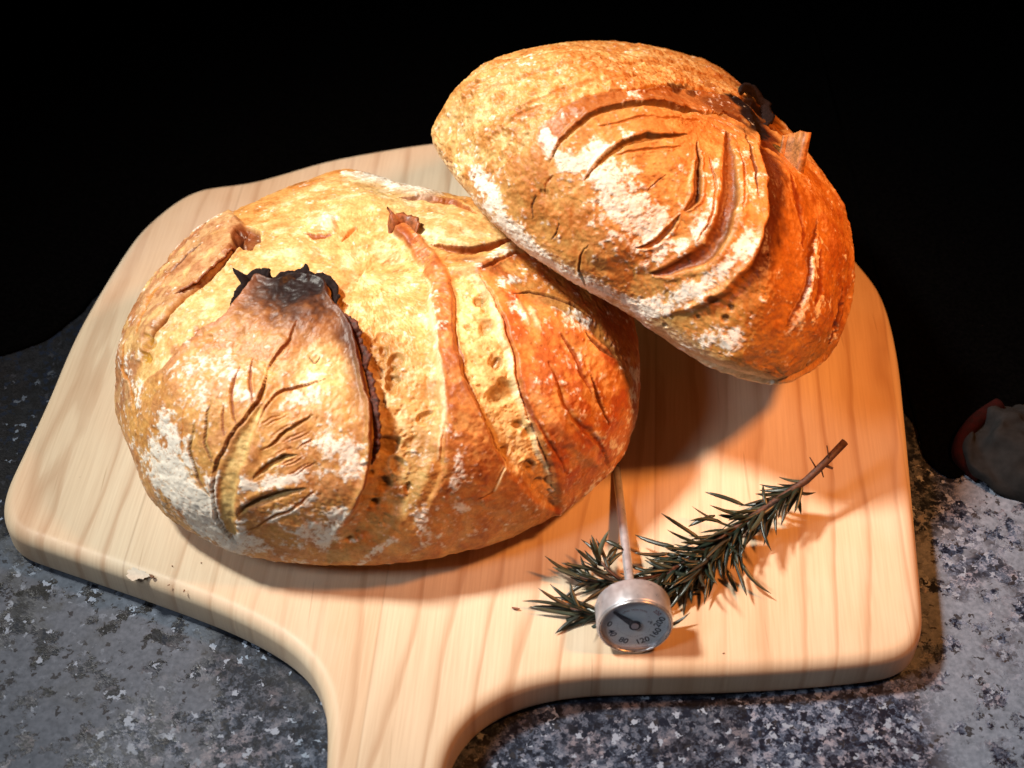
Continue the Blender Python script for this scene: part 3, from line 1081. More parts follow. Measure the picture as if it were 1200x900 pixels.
    s.groove([(284, 436), (275, 460), (279, 492), (285, 500)], 2.4, 0.12, C_RED)
    s.groove([(267, 478), (268, 512)], 1.8, 0.08, C_RED)
    s.groove([(252, 470), (249, 505), (253, 528), (260, 545)], 2.6, 0.12, C_BROWN, C_OLIVE, 1)
    s.groove([(236, 492), (231, 518), (235, 545), (243, 566), (252, 584)], 3.2, 0.13, C_BROWN, C_OLIVE, 1)
    s.groove([(222, 470), (217, 500), (220, 530)], 1.6, 0.05, C_ORANGE)
    s.groove([(286, 624), (310, 610), (340, 594), (372, 572)], 2.0, 0.07, C_ORANGE)
    s.groove([(364, 424), (370, 431), (377, 423)], 0.9, 0.05, C_BROWN)
    for k in range(14):
        x0, y0 = 306 + 7 * (k % 7), 500 + 9 * (k // 2)
        s.groove([(x0, y0), (x0 + 14, y0 - 8 + k % 3), (x0 + 26, y0 - 12)], 1.2, 0.05, C_ORANGE, None, 0, dark=0.5)
    # flour
    for pts, w_, a_ in ([[(196, 488), (200, 508), (206, 524)], 11, 1.0], [[(190, 540), (206, 566), (232, 592), (256, 618), (274, 638)], 20, 1.3],
                        [[(214, 556), (232, 590), (250, 604)], 14, 1.0], [[(226, 516), (230, 540)], 9, 0.8],
                        [[(262, 560), (250, 590)], 10, .8], [[(300, 566), (330, 560), (352, 556)], 7, 1.2],
                        [[(312, 540), (326, 534)], 6, 1.1], [[(360, 522), (388, 520)], 9, 0.8], [[(404, 520), (414, 546)], 13, 1.1],
                        [[(272, 540), (285, 562)], 9, .9], [[(244, 470), (246, 500)], 8, .7], [[(270, 430), (290, 470)], 12, 0.55],
                        [[(404, 598), (392, 622), (380, 636)], 11, 1.0], [[(372, 612), (352, 630)], 13, .7], [[(320, 606), (345, 590), (366, 580)], 5, .9],
                        [[(280, 635), (300, 640)], 9, .9], [[(340, 475), (366, 470)], 12, .6], [[(300, 400), (330, 384)], 18, 0.35], [[(240, 430), (230, 450)], 16, 0.45],
                        [[(498, 596), (500, 622)], 16, 0.95], [[(546, 520), (540, 546), (530, 566)], 9, 0.8], [[(540, 590), (546, 604)], 7, .7],
                        [[(424, 658), (444, 646), (464, 632)], 5, 1.2], [[(582, 606), (592, 612)], 6, .6], [[(538, 636), (552, 628)], 5, .7],
                        [[(586, 330), (600, 345), (612, 372)], 9, .5], [[(660, 400), (690, 440), (700, 460)], 12, .42], [[(670, 372), (690, 390)], 9, .6],
                        [[(690, 500), (706, 520)], 10, .45], [[(740, 440), (735, 480), (720, 530)], 7, .7], [[(655, 598), (690, 572), (712, 552)], 6, .6],
                        [[(505, 330), (515, 400)], 8, .35], [[(560, 306), (600, 292)], 7, .6], [[(180, 300), (250, 262)], 14, .5], [[(150, 400), (160, 470)], 12, .5],
                        [[(380, 258), (395, 262)], 8, .55], [[(405, 202), (450, 214), (500, 224)], 6, .9], [[(330, 240), (300, 246)], 6, .4]):
        s.flour(pts, w_, a_)
    s.fl += 0.10 * smooth(0.1, 0.7, n_lo) + 0.26 * lm * smooth(360, 420, uv[:, 1]) + 0.10 * m4
    s.fl -= 1.2 * burn + 0.8 * np.clip(redge + rl, 0, 1)
    # foot of the loaf, where it rested on the stone
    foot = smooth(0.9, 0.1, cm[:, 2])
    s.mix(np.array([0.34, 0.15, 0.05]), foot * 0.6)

    root = empty('bread_loaf', c)
    tag(root, 'wide round sourdough loaf lying flat, its leaf-slashed floured flap burnt black at the tip', 'bread', 'loaves of bread on the board')
    root_inv = Vector(c)
    o = bake_loaf(s, 'crust', NT, NP, root, c)
    parts = [o]
    parts.append(ear('burnt_edge', s, [(268, 370), (283, 350), (300, 330), (309, 333), (318, 336), (332, 330), (350, 327), (372, 330), (387, 340), (389, 357), (403, 370)],
                     1, 0.0036, BURNT, root, 'black charred rim at the tip of the leaf-shaped flap', 0.7, 3, spikes=((0.24, 0.006), (0.62, .002), (0.86, 0.002))))
    parts.append(ear('crust_edge', s, [(398, 362), (413, 392), (425, 425), (434, 470), (438, 508), (434, 548)], 1, 0.0034, BURNT2, root,
                     'dark red torn rim running down the flap', 0.8, 5, spikes=((0.35, 0.002),)))
    parts.append(ear('crust_edge', s, [(455, 275), (466, 270), (478, 264), (488, 276)], 1, 0.0050, TOAST, root, 'red-brown torn tip of the crust strap', 0.9, 8,
                     spikes=((0.4, 0.004), (0.75, 0.003))))
    parts.append(ear('crust_edge', s, [(200, 352), (232, 334), (254, 312), (274, 290), (286, 270)], -1, 0.0022, TOAST, root, None, 0.6, 9))
    for p in parts:
        p.matrix_parent_inverse = Matrix.Translation(-root_inv)
    return s


skA = loaf_front()


# ---- loaf leaning against it, tipped away to the right
def loaf_back():
    target = [(503, 150), (514, 122), (536, 102), (560, 80), (590, 65), (640, 53), (690, 48), (740, 50), (790, 60), (838, 76), (870, 100),
              (893, 122), (925, 150), (952, 186), (985, 232), (1000, 290), (1000, 350), (988, 395), (958, 430),
              (912, 452), (865, 442), (822, 426), (775, 394), (728, 362), (680, 336), (640, 310), (592, 275), (552, 232), (528, 200), (508, 172)]
    n = np.array([0.46, 0.24, 0.0])
    n[2] = math.sqrt(1 - n[0] ** 2 - n[1] ** 2)
    e1 = np.array([n[2], 0, -n[0]])
    e1 /= np.linalg.norm(e1)
    e2 = np.cross(n, e1)
    frame = np.stack([e1, e2, n], 1)
    H, zw = 0.088, 0.020
    lump = torus_lump(57, 0.05)
    dist = 0.78
    R = np.full(220, 0.115)
    for k in range(7):
        # the middle of the loaf's foot sits on a fixed sight line; slide it until the loaf just touches the board
        c = CAMP + ray(722, 318) * dist
        R = fit_outline(R, H, zw, frame, c, target, 8 if k < 6 else 16, lump)
        P = loaf_surface(R, H, zw, frame, c, 220, 60, lump)
        low = P[:, 2].min()
        if k < 6:
            dist += (low + 0.0045) / (-ray(722, 318)[2]) * 0.8
    th = np.linspace(0, 2 * np.pi, 220, endpoint=False)
    R = np.interp(np.linspace(0, 2 * np.pi, NT, endpoint=False), th, R, period=2 * np.pi)
    P = loaf_surface(R, H, zw, frame, c, NT, NP, lump)
    P[:, 2] = np.maximum(P[:, 2], 0.0004)
    print('LOAF B centre', c, 'low', P[:, 2].min(), 'R', R.min(), R.max())
    N = grid_normals(P, NT, NP, c + n * 0.03)
    s = Skin(P, N, 300)
    cm, uv = s.cm, s.uv
    n_lo = fbm(cm * 0.5, 3, 201)
    n_mid = fbm(cm * 1.5, 4, 202)
    n_hi = fbm(cm * 5, 3, 203)
    s.mix(C_ORANGE, smooth(-0.2, 0.5, n_mid + 0.3 * n_lo) * 0.7)
    s.h += 0.045 * n_mid + 0.015 * n_hi
    # upper left: pale, blistered
    ul = smooth(660, 520, uv[:, 0] + 0.35 * (uv[:, 1] - 100)) * s.vis
    s.mix(np.array([0.66, 0.42, 0.17]), ul * 0.6)
    top = sdf_poly(uv, [(480, 190), (520, 60), (700, 20), (880, 60), (890, 112), (850, 108), (790, 98), (745, 102), (700, 106),
                        (662, 124), (640, 141), (600, 190), (560, 215)])
    tm = smooth(-3, 4, top) * s.vis
    s.mix(np.array([0.66, 0.40, 0.14]), tm * 0.8)
    s.mix(C_ORANGE, tm * smooth(0.0, 0.5, n_mid) * 0.7)
    s.mix(np.array([0.78, 0.56, 0.28]), tm * smooth(0.1, 0.5, -n_mid + 0.3 * n_hi) * 0.6)
    s.h += tm * (-0.05 + 0.05 * n_hi + 0.05 * fbm(cm * 2.6, 3, 210))
    for pts in ([(560, 108), (600, 92), (650, 76), (700, 66)], [(600, 130), (640, 110), (680, 96), (730, 88), (800, 84)],
                [(700, 78), (760, 72), (820, 84), (860, 100)], [(590, 150), (610, 132), (640, 120)], [(540, 118), (556, 100), (580, 86)]):
        s.groove(pts, 3.0, 0.07, C_ORANGE * 0.8, None, 0, dark=0.5)
    for (u, v) in ((594, 153), (606, 128), (652, 84), (716, 82), (640, 225), (668, 222), (700, 240)):
        s.blot((u, v), 5, C_ORANGE * 0.75, 0.6, -0.05, .2)
    # toasted band between the upper seam and the first slash
    band = sdf_poly(uv, [(636, 146), (662, 124), (700, 107), (745, 103), (790, 99), (850, 111), (885, 120), (880, 140), (850, 134),
                         (820, 132), (790, 125), (750, 121), (715, 126), (685, 141), (658, 165), (644, 180), (630, 170)])
    s.mix(np.array([0.36, 0.12, 0.03]), smooth(-2, 4, band) * 0.75)
    s.groove([(640, 140), (664, 122), (700, 107), (745, 103), (790, 99), (850, 111), (884, 120)], 3.2, 0.16, C_BROWN, None, 1, dark=0.8)
    s.blot((795, 102), 8, C_BROWN * 0.6, 0.85, 0)
    s.blot((812, 106), 6, C_BROWN * 0.6, 0.7, 0)
    # right flank beyond the flap
    flank = sdf_poly(uv, [(885, 118), (940, 100), (1060, 200), (1060, 420), (920, 500), (820, 460), (740, 390), (782, 368), (817, 360),
                          (862, 330), (884, 300), (897, 267), (901, 229), (894, 187), (889, 150)])
    fm = smooth(-1.5, 3, flank) * s.vis
    s.mix(np.array([0.52, 0.21, 0.04]), fm * 0.95)
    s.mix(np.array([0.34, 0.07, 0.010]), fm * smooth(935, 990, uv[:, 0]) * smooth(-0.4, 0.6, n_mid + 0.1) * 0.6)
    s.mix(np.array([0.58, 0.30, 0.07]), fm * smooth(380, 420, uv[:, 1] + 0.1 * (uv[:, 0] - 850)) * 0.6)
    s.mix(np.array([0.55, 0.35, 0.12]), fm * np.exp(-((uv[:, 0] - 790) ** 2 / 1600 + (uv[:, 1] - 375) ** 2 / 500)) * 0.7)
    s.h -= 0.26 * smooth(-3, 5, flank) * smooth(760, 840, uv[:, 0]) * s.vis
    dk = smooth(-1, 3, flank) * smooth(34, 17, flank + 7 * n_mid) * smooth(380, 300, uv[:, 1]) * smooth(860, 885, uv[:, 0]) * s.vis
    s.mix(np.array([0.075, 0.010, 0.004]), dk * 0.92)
    # raised rim of the floured flap
    s.ridge([(888, 150), (893, 187), (899, 229), (895, 267), (882, 300), (860, 328), (817, 358), (782, 367)], 5, 0.14, None)
    # slashes
    s.groove([(644, 192), (658, 165), (685, 141), (715, 127), (760, 122), (790, 126), (820, 133), (850, 134)], 5.0, 0.24, C_BROWN, np.array([0.62, 0.40, 0.14]), -1, taper=(0.3, 0.3), dark=0.9)
    s.groove([(683, 212), (700, 192), (730, 171), (762, 161), (806, 158)], 5.5, 0.26, C_BROWN, np.array([0.58, 0.36, 0.12]), -1, dark=0.9)
    s.groove([(817, 166), (818, 208), (815, 232), (800, 246)], 5.5, 0.24, C_BROWN, np.array([0.34, 0.12, 0.03]), 0, taper=(0.6, 0.25), dark=0.8)
    s.groove([(851, 152), (855, 187), (855, 229), (847, 261), (828, 293), (795, 313), (762, 322)], 15, 0.30, np.array([0.19, 0.050, 0.012]), np.array([0.34, 0.13, 0.03]), 0, taper=(0.35, 0.35), dark=0.85)
    s.groove([(796, 250), (784, 270), (764, 286), (744, 290)], 4, 0.14, np.array([0.34, 0.14, 0.04]))
    s.groove([(846, 130), (866, 140), (880, 150)], 4, .12, C_BROWN)
    s.groove([(872, 150), (884, 190), (890, 230)], 2.0, 0.05, C_BROWN)
    for i, pts in enumerate(([(700, 150), (740, 140), (790, 138), (830, 146)], [(720, 182), (760, 174), (800, 172)],
                ([(830, 180), (838, 220), (832, 256), (815, 284)]), [(866, 170), (874, 210), (870, 250)])):
        s.groove(pts, 2.2, 0.06, C_ORANGE * 0.7, None, 0, dark=0.6)
    # round bubble under the slashes and its crack
    s.blot((712, 292), 30, np.array([0.52, 0.22, 0.06]), 0.7, 0.12, 0.3)
    s.groove([(690, 286), (682, 300), (680, 316), (685, 334)], 1.8, 0.12, C_BROWN, None, 1)
    s.groove([(655, 262), (650, 274), (645, 282)], 1.2, 0.06, C_BROWN)
    s.groove([(628, 228), (624, 244), (626, 256)], 1.2, 0.05, C_BROWN)
    s.groove([(650, 205), (640, 215), (638, 232)], 1.2, 0.05, C_ORANGE)
    s.groove([(757, 226), (768, 215), (782, 205)], 0.9, 0.04, C_BROWN)
    # folds on the right flank
    s.groove([(962, 250), (954, 300), (946, 344), (924, 384)], 5, 0.16, C_RED * 0.6, None, -1, dark=0.85)
    s.groove([(970, 290), (968, 330), (962, 360)], 5, 0.10, C_RED, None, 0, dark=0.8)
    s.groove([(992, 330), (988, 372), (978, 404)], 3, 0.14, C_RED * 0.6, None, 0)
    s.ridge([(966, 262), (958, 310), (950, 356), (926, 396)], 4, 0.10, None)
    s.ridge([(984, 280), (982, 330), (972, 380)], 5, 0.10, None)
    s.groove([(930, 200), (944, 240), (948, 290)], 4, 0.10, C_RED)
    for (u, v, r) in ((837, 351, 5), (856, 362, 3), (846, 376, 3), (815, 372, 3), (905, 300, 4), (780, 382, 3)):
        s.blot((u, v), r, C_BROWN, 0.6, -0.10)
    s.blot((884, 128), 24, C_BURNT, 0.97, -0.05, 0.55)
    s.blot((889, 146), 12, C_BURNT, 0.97, -0.05)
    s.blot((850, 122), 16, C_BROWN, 0.6, 0)
    s.col *= np.array([0.90, 0.86, 0.80])[None]
    for c_, r_ in (((876, 124), 22), ((886, 138), 18), ((892, 150), 10)):
        dd = (s.raw[:, 0] - c_[0]) ** 2 + (s.raw[:, 1] - c_[1]) ** 2 + np.where(s.face > 0.05, 0, 1e9)
        p0 = P[int(np.argmin(dd))]
        dd = np.linalg.norm(P - p0, axis=1) * 100 + 0.25 * n_mid
        aa = smooth(r_ / 17.0, r_ / 24.0, dd)[:, None] * 0.97
        s.col = s.col * (1 - aa) + C_BURNT * aa
    # flour
    for pts, w_, a_ in ([[(705, 205), (716, 226), (732, 250), (746, 270)], 24, 1.2], [[(738, 210), (752, 236), (770, 262)], 18, .75], [[(770, 262), (778, 252)], 9, .9],
                        [[(664, 196), (682, 186), (704, 174)], 12, 1.2], [[(632, 155), (644, 168)], 9, 1.1], [[(650, 182), (672, 190)], 10, .8],
                        [[(556, 206), (570, 224), (590, 262), (620, 292), (650, 314), (690, 334)], 11, 1.15], [[(572, 206), (582, 230)], 6, .9],
                        [[(600, 262), (616, 280)], 10, .8], [[(690, 338), (730, 352), (764, 366)], 9, .8], [[(770, 292), (800, 286), (824, 276)], 9, .95], [[(776, 300), (760, 305)], 6, .8],
                        [[(810, 262), (834, 250)], 9, .5], [[(838, 190), (836, 240), (820, 276)], 9, .62], [[(872, 180), (880, 240), (876, 290)], 13, .62],
                        [[(868, 290), (848, 316), (815, 342)], 13, 1.0], [[(812, 340), (786, 352), (768, 362)], 11, 1.2], [[(740, 352), (770, 356)], 8, .8],
                        [[(812, 396), (850, 400), (876, 408)], 12, .75], [[(862, 386), (850, 410)], 9, .6],
                        [[(962, 282), (958, 320), (946, 360), (926, 392)], 6, 1.0], [[(968, 350), (960, 380)], 6, .9], [[(946, 380), (938, 398)], 7, .8], [[(986, 380), (982, 396)], 4, .9],
                        [[(736, 112), (748, 116)], 8, .8], [[(730, 160), (750, 154)], 5, .6], [[(800, 190), (798, 230)], 8, .6], [[(866, 110), (876, 112)], 5, .5],
                        [[(700, 280), (724, 300)], 9, .5], [[(735, 306), (760, 320)], 10, .5], [[(560, 100), (620, 76)], 12, .25], [[(600, 110), (590, 140)], 10, .3]):
        s.flour(pts, w_, a_)
    s.fl -= 1.5 * np.clip(dk, 0, 1)
    # pale untouched underside
    loc = (P - c) @ frame
    und = smooth(0.018, 0.008, loc[:, 2])
    s.mix(np.array([0.66, 0.50, 0.30]), und * 0.9)
    s.fl += und * 0.25
    root = empty('bread_loaf', (c[0], c[1], 0))
    tag(root, 'tall round sourdough loaf tipped on its side, leaning over the flat loaf at the back', 'bread', 'loaves of bread on the board')
    o = bake_loaf(s, 'crust', NT, NP, root, c)
    parts = [o]
    upd = UPV * 0.8 + n * 0.5
    upd /= np.linalg.norm(upd)
    upd = UPV * 0.92 + RGT * 0.06 + n * 0.3
    upd /= np.linalg.norm(upd)
    parts.append(ear('crust_edge', s, [(924, 178), (932, 184), (941, 194), (950, 206)], 1, (0.0080, 0.0190), AMBER, root, 'square torn ear of crust standing up at the right', 0.06, 4, thick=0.0045, root=0.006, raise_dir=upd))
    parts.append(ear('burnt_edge', s, [(866, 110), (876, 108), (887, 114), (896, 126), (900, 144)], 1, 0.0055, BURNT, root, 'black burnt corner at the end of the slashes', 0.6, 6, thick=0.002))
    for p in parts:
        p.matrix_parent_inverse = Matrix.Translation(-Vector((c[0], c[1], 0)))
    # how far do the two loaves run into each other
    QA = skA.P2[(skA.P2[:, 2] > 0.03)]
    la = (QA - c) @ frame
    rr = np.hypot(la[:, 0], la[:, 1])
    tt = np.arctan2(la[:, 1], la[:, 0])
    Rr = np.interp(tt, np.linspace(0, 2 * np.pi, NT, endpoint=False), R, period=2 * np.pi)
    ins = (la[:, 2] > 0) & (la[:, 2] < H) & (rr < Rr * 0.95)
    print('OVERLAP verts', ins.sum(), 'depth', (la[ins, 2].max() if ins.any() else 0), 'min z above', la[(rr < Rr * .9), 2].max() if (rr < Rr * .9).any() else None)
    return s


skB = loaf_back()

# ------------------------------------------------------------------ dial thermometer
STEEL = simple_mat('brushed_steel', (0.62, 0.62, 0.64), 0.30, metal=0.8, var=0.15, scale=500, bump=0.00004)
STEELD = simple_mat('worn_steel', (0.52, 0.52, 0.57), 0.34, metal=0.55, var=0.14, scale=260, bump=0.0001)
DIAL = simple_mat('dial_card', (0.74, 0.84, 0.96), 0.5, var=0.08, scale=260, bump=0)
INK = simple_mat('dark_ink', (0.015, 0.03, 0.07), 0.5, var=0.2, bump=0)
INKR = simple_mat('faded_red_ink', (0.30, 0.10, 0.12), 0.5, var=0.3, bump=0)
NEEDLE = simple_mat('needle_black', (0.008, 0.008, 0.02), 0.35, var=0.2, bump=0)
GL, nt_, b_ = new_mat('dial_glass')
nt_.nodes.remove(b_)
tr_ = nt_.nodes.new('ShaderNodeBsdfTransparent')
gl_ = nt_.nodes.new('ShaderNodeBsdfGlossy')
gl_.inputs['Roughness'].default_value = 0.06
mx_ = nt_.nodes.new('ShaderNodeMixShader')
mx_.inputs[0].default_value = 0.05
nt_.links.new(tr_.outputs[0], mx_.inputs[1])
nt_.links.new(gl_.outputs[0], mx_.inputs[2])
nt_.links.new(mx_.outputs[0], nt_.nodes['Material Output'].inputs[0])


def thermometer():
    head = unproj(743, 725, 0.0150)
    tip = unproj(716, 452, 0.010)
    ax = head - tip
    ax[2] = max(ax[2], 0.022)
    ax /= np.linalg.norm(ax)
    X = np.cross(np.array([0, 0, 1.0]), ax)
    X /= np.linalg.norm(X)
    Y = np.cross(ax, X)
    M = Matrix(((X[0], Y[0], ax[0], head[0]), (X[1], Y[1], ax[1], head[1]), (X[2], Y[2], ax[2], head[2]), (0, 0, 0, 1)))
    root = empty('dial_thermometer', head)
    root.matrix_world = M
    tag(root, 'small round dial thermometer with steel stem poked into the side of the flat loaf', 'thermometer')
    r = 0.0160

    def outline(rr, n=96, flat=0.80):
        pts = []
        for k in range(n):
            a = 2 * math.pi * k / n
            x, y = rr * math.cos(a), rr * math.sin(a)
            yb = -rr * flat
            if y < yb:
                y = yb + (y - yb) * 0.12
            pts.append((x, y))
        return pts

    def rings(levels, caps=(True, True)):
        bm = bmesh.new()
        R = []
        for rr, z, fl in levels:
            R.append([bm.verts.new((x, y, z)) for x, y in outline(rr, 96, fl)])
        n = 96
        for i in range(len(R) - 1):
            for k in range(n):
                bm.faces.new((R[i][k], R[i][(k + 1) % n], R[i + 1][(k + 1) % n], R[i + 1][k]))
        if caps[0]: bm.faces.new(list(reversed(R[0])))
        if caps[1]: bm.faces.new(R[-1])
        return bm

    zf, zb = 0.0045, -0.0075
    link('case', bm_mesh('case', rings([(r * 0.5, zb - 0.0008, .9), (r * 0.9, zb - 0.0006, .85), (r * 0.985, zb, .82), (r, zb + 0.0008, .8),
                                        (r, zf - 0.0006, .8), (r * 0.985, zf, .8), (r * 0.95, zf + 0.0003, .81), (r * 0.91, zf + 0.0001, 1.0),
                                        (r * 0.885, zf - 0.0012, 1.2), (r * 0.87, zf - 0.0018, 1.2)], (True, True))), STEELD, root)
    # bright rolled bezel
    bm = bmesh.new()
    nseg, ns = 96, 8
    ro, rt = r * 0.925, 0.00062
    vv = [[bm.verts.new(((ro + rt * math.cos(b)) * math.cos(a), (ro + rt * math.cos(b)) * math.sin(a) , zf + 0.0003 + rt * math.sin(b)))
           for b in [2 * math.pi * q / ns for q in range(ns)]] for a in [2 * math.pi * q / nseg for q in range(nseg)]]
    for i in range(nseg):
        for k in range(ns):
            bm.faces.new((vv[i][k], vv[(i + 1) % nseg][k], vv[(i + 1) % nseg][(k + 1) % ns], vv[i][(k + 1) % ns]))
    link('bezel', bm_mesh('bezel', bm), STEEL, root)
    zd = zf - 0.0014

    def disc(name, rr, z, mat, parent, th=0.0002, seg=72):
        bm = bmesh.new()
        bmesh.ops.create_cone(bm, cap_ends=True, segments=seg, radius1=rr, radius2=rr, depth=th)
        for v in bm.verts: v.co.z += z
        return link(name, bm_mesh(name, bm, False), mat, parent)

    dial = disc('dial', r * 0.875, zd, DIAL, root)
    # scale marks
    zt = zd + 0.00016
    bm = bmesh.new()

    def bar(bm, x0, y0, x1, y1, wd, z):
        d = Vector((x1 - x0, y1 - y0, 0)).normalized()
        nn = Vector((-d.y, d.x, 0)) * wd / 2
        a, b2 = Vector((x0, y0, z)), Vector((x1, y1, z))
        bm.faces.new([bm.verts.new(q) for q in (a - nn, b2 - nn, b2 + nn, a + nn)])

    for k in range(0, 56):
        a = math.radians(176 + k * 4.1)
        l = 0.0011 if k % 9 == 0 else 0.0005
        bar(bm, math.cos(a) * r * .80, math.sin(a) * r * .80, math.cos(a) * (r * .80 - l * .6), math.sin(a) * (r * .80 - l * .6), 0.00010, zt)
    for k in range(0, 28):
        a = math.radians(176 + k * 8.2)
        bar(bm, math.cos(a) * r * .46, math.sin(a) * r * .46, math.cos(a) * r * .435, math.sin(a) * r * .435, 0.00014, zt)
    link('scale_marks', bm_mesh('scale_marks', bm, False), INK, dial)

    def text(name, body, size, ang, rr, mat, parent, spin=0.0):
        cu = bpy.data.curves.new(name, 'FONT')
        cu.body = body
        cu.size = size
        cu.align_x = 'CENTER'
        cu.align_y = 'CENTER'
        cu.offset = size * 0.018
        t = bpy.data.objects.new(name, cu)
        COL.objects.link(t)
        dg = bpy.context.evaluated_depsgraph_get()
        me = bpy.data.meshes.new_from_object(t.evaluated_get(dg))
        bpy.data.objects.remove(t)
        bpy.data.curves.remove(cu)
        o = link(name, me, mat, parent)
        a = math.radians(ang)
        o.location = (rr * math.cos(a), rr * math.sin(a), zt)
        o.rotation_euler = (0, 0, spin)
        return o

    for tx, ang in (('0', 178), ('40', 208), ('80', 246), ('120', 291), ('160', 329), ('200', 6)):
        sp = math.radians(ang + 90) if ang > 200 else 0
        if ang == 178: sp = math.radians(-20)
        if ang == 6: sp = math.radians(62)
        text('number', tx, 0.0041, ang, r * 0.655, INK, dial, (sp + math.pi) % (2 * math.pi) - math.pi if ang != 6 else sp)
    text('number', '220', 0.0025, 36, r * 0.70, INKR, dial, math.radians(-45))
    text('number', '°F', 0.0026, 6, r * 0.40, INK, dial, 0)
    # faint worn maker's line across the top, too worn to read
    bm = bmesh.new()
    rn = random.Random(4)
    for k in range(26):
        a = math.radians(128 - k * 2.9)
        if k in (8, 9, 17): continue
        rr = r * (0.50 + 0.02 * rn.random())
        bar(bm, math.cos(a) * rr, math.sin(a) * rr, math.cos(a + .02) * (rr + 0.0008 * rn.uniform(.5, 1.3)), math.sin(a + .02) * (rr + 0.0008), 0.00018, zt)
    link('worn_lettering', bm_mesh('worn_lettering', bm, False), INKR, dial)
    # needle
    bm = bmesh.new()
    a = math.radians(139)
    d = Vector((math.cos(a), math.sin(a), 0))
    p = Vector((-d.y, d.x, 0))
    z1, z2 = zd + 0.0005, zd + 0.0008
    ring = [(-0.16, .13), (0.0, .15), (0.22, .14), (0.74, .05), (0.78, .0)]
    lo, hi = [], []
    side = [(f, w_) for f, w_ in ring] + [(f, -w_) for f, w_ in reversed(ring[:-1])]
    for f, w_ in side:
        q = d * (f * r) + p * (w_ * r * 0.62)
        lo.append(bm.verts.new((q.x, q.y, z1)))
        hi.append(bm.verts.new((q.x, q.y, z2)))
    bm.faces.new(hi)
    bm.faces.new(list(reversed(lo)))
    for k in range(len(hi)):
        bm.faces.new((lo[k], lo[(k + 1) % len(hi)], hi[(k + 1) % len(hi)], hi[k]))
    nd = link('needle', bm_mesh('needle', bm, False), NEEDLE, root)
    hb = disc('hub', r * 0.155, zd + 0.0008, NEEDLE, nd, 0.0008, 32)
    disc('hub_cap', r * 0.10, zd + 0.0013, STEELD, nd, 0.0003, 32)
    # glass
    bm = bmesh.new()
    bmesh.ops.create_cone(bm, cap_ends=True, segments=72, radius1=r * 0.885, radius2=r * 0.885, depth=0.0004)
    for v in bm.verts: v.co.z += zf - 0.0003
    link('glass', bm_mesh('glass', bm, False), GL, root)
    # stem
    L = 0.135
    ri = 0.0021
    link('stem', bm_mesh('stem', tube_bm([(0, 0, zb + 0.001), (0, 0, zb - 0.008), (0, 0, -0.05), (0, 0, -0.09), (0, 0, -L + 0.01), (0, 0, -L)],
                                         [ri, ri, ri * .97, ri * 0.95, ri * .9, ri * 0.3], 20)), STEELD, root)
    link('collar', bm_mesh('collar', tube_bm([(0, 0, zb - 0.0005), (0, 0, zb - 0.0022)], [0.0046, 0.0038], 28), False), STEELD, root)


thermometer()

# ------------------------------------------------------------------ rosemary
GREEN, nt_, b_ = new_mat('rosemary_leaf')
nb_ = NB(nt_)
oi = nb_.n('ShaderNodeObjectInfo')
tc_ = nb_.n('ShaderNodeTexCoord').outputs['Object']
c_ = nb_.ramp(oi.outputs['Random'], [(0.0, (0.005, 0.010, 0.006)), (0.45, (0.009, 0.017, 0.009)), (0.75, (0.022, 0.026, 0.012)),
                                     (0.88, (0.035, 0.020, 0.010)), (1.0, (0.09, 0.11, 0.07))])
c_ = nb_.mix(nb_.ramp(nb_.noise(tc_, 900, 3), [(0.4, 0.0), (0.7, 0.6)]), c_, (0.025, 0.036, 0.032))
nb_.link(c_, b_.inputs['Base Color'])
b_.inputs['Roughness'].default_value = 0.36
STEMW = simple_mat('rosemary_wood', (0.075, 0.030, 0.018), 0.6, var=0.5, scale=900, bump=0.0003)


def leaf_mesh(curl, twist, broad):
    bm = bmesh.new()
    n = 6
    L = 1.0
    rows = []
    for i in range(n + 1):
        t = i / n
        wd = broad * (min(1, t * 5 + 0.35)) * (1 - max(0, (t - 0.55) / 0.45) ** 2.2 * 0.9)
        x = L * t
        z = curl * t * t
        y = twist * t * t
        rows.append([bm.verts.new((x, y - wd, z - wd * 0.35)), bm.verts.new((x, y - wd * 0.55, z + wd * 0.30)), bm.verts.new((x, y, z + wd * 0.10)),
                     bm.verts.new((x, y + wd * 0.55, z + wd * 0.30)), bm.verts.new((x, y + wd, z - wd * 0.35)), bm.verts.new((x, y, z - wd * 0.45))])
    for i in range(n):
        for k in range(6):
            bm.faces.new((rows[i][k], rows[i][(k + 1) % 6], rows[i + 1][(k + 1) % 6], rows[i + 1][k]))
    bm.faces.new(rows[0])
    bm.faces.new(list(reversed(rows[-1])))
    return bm_mesh('leaf', bm)


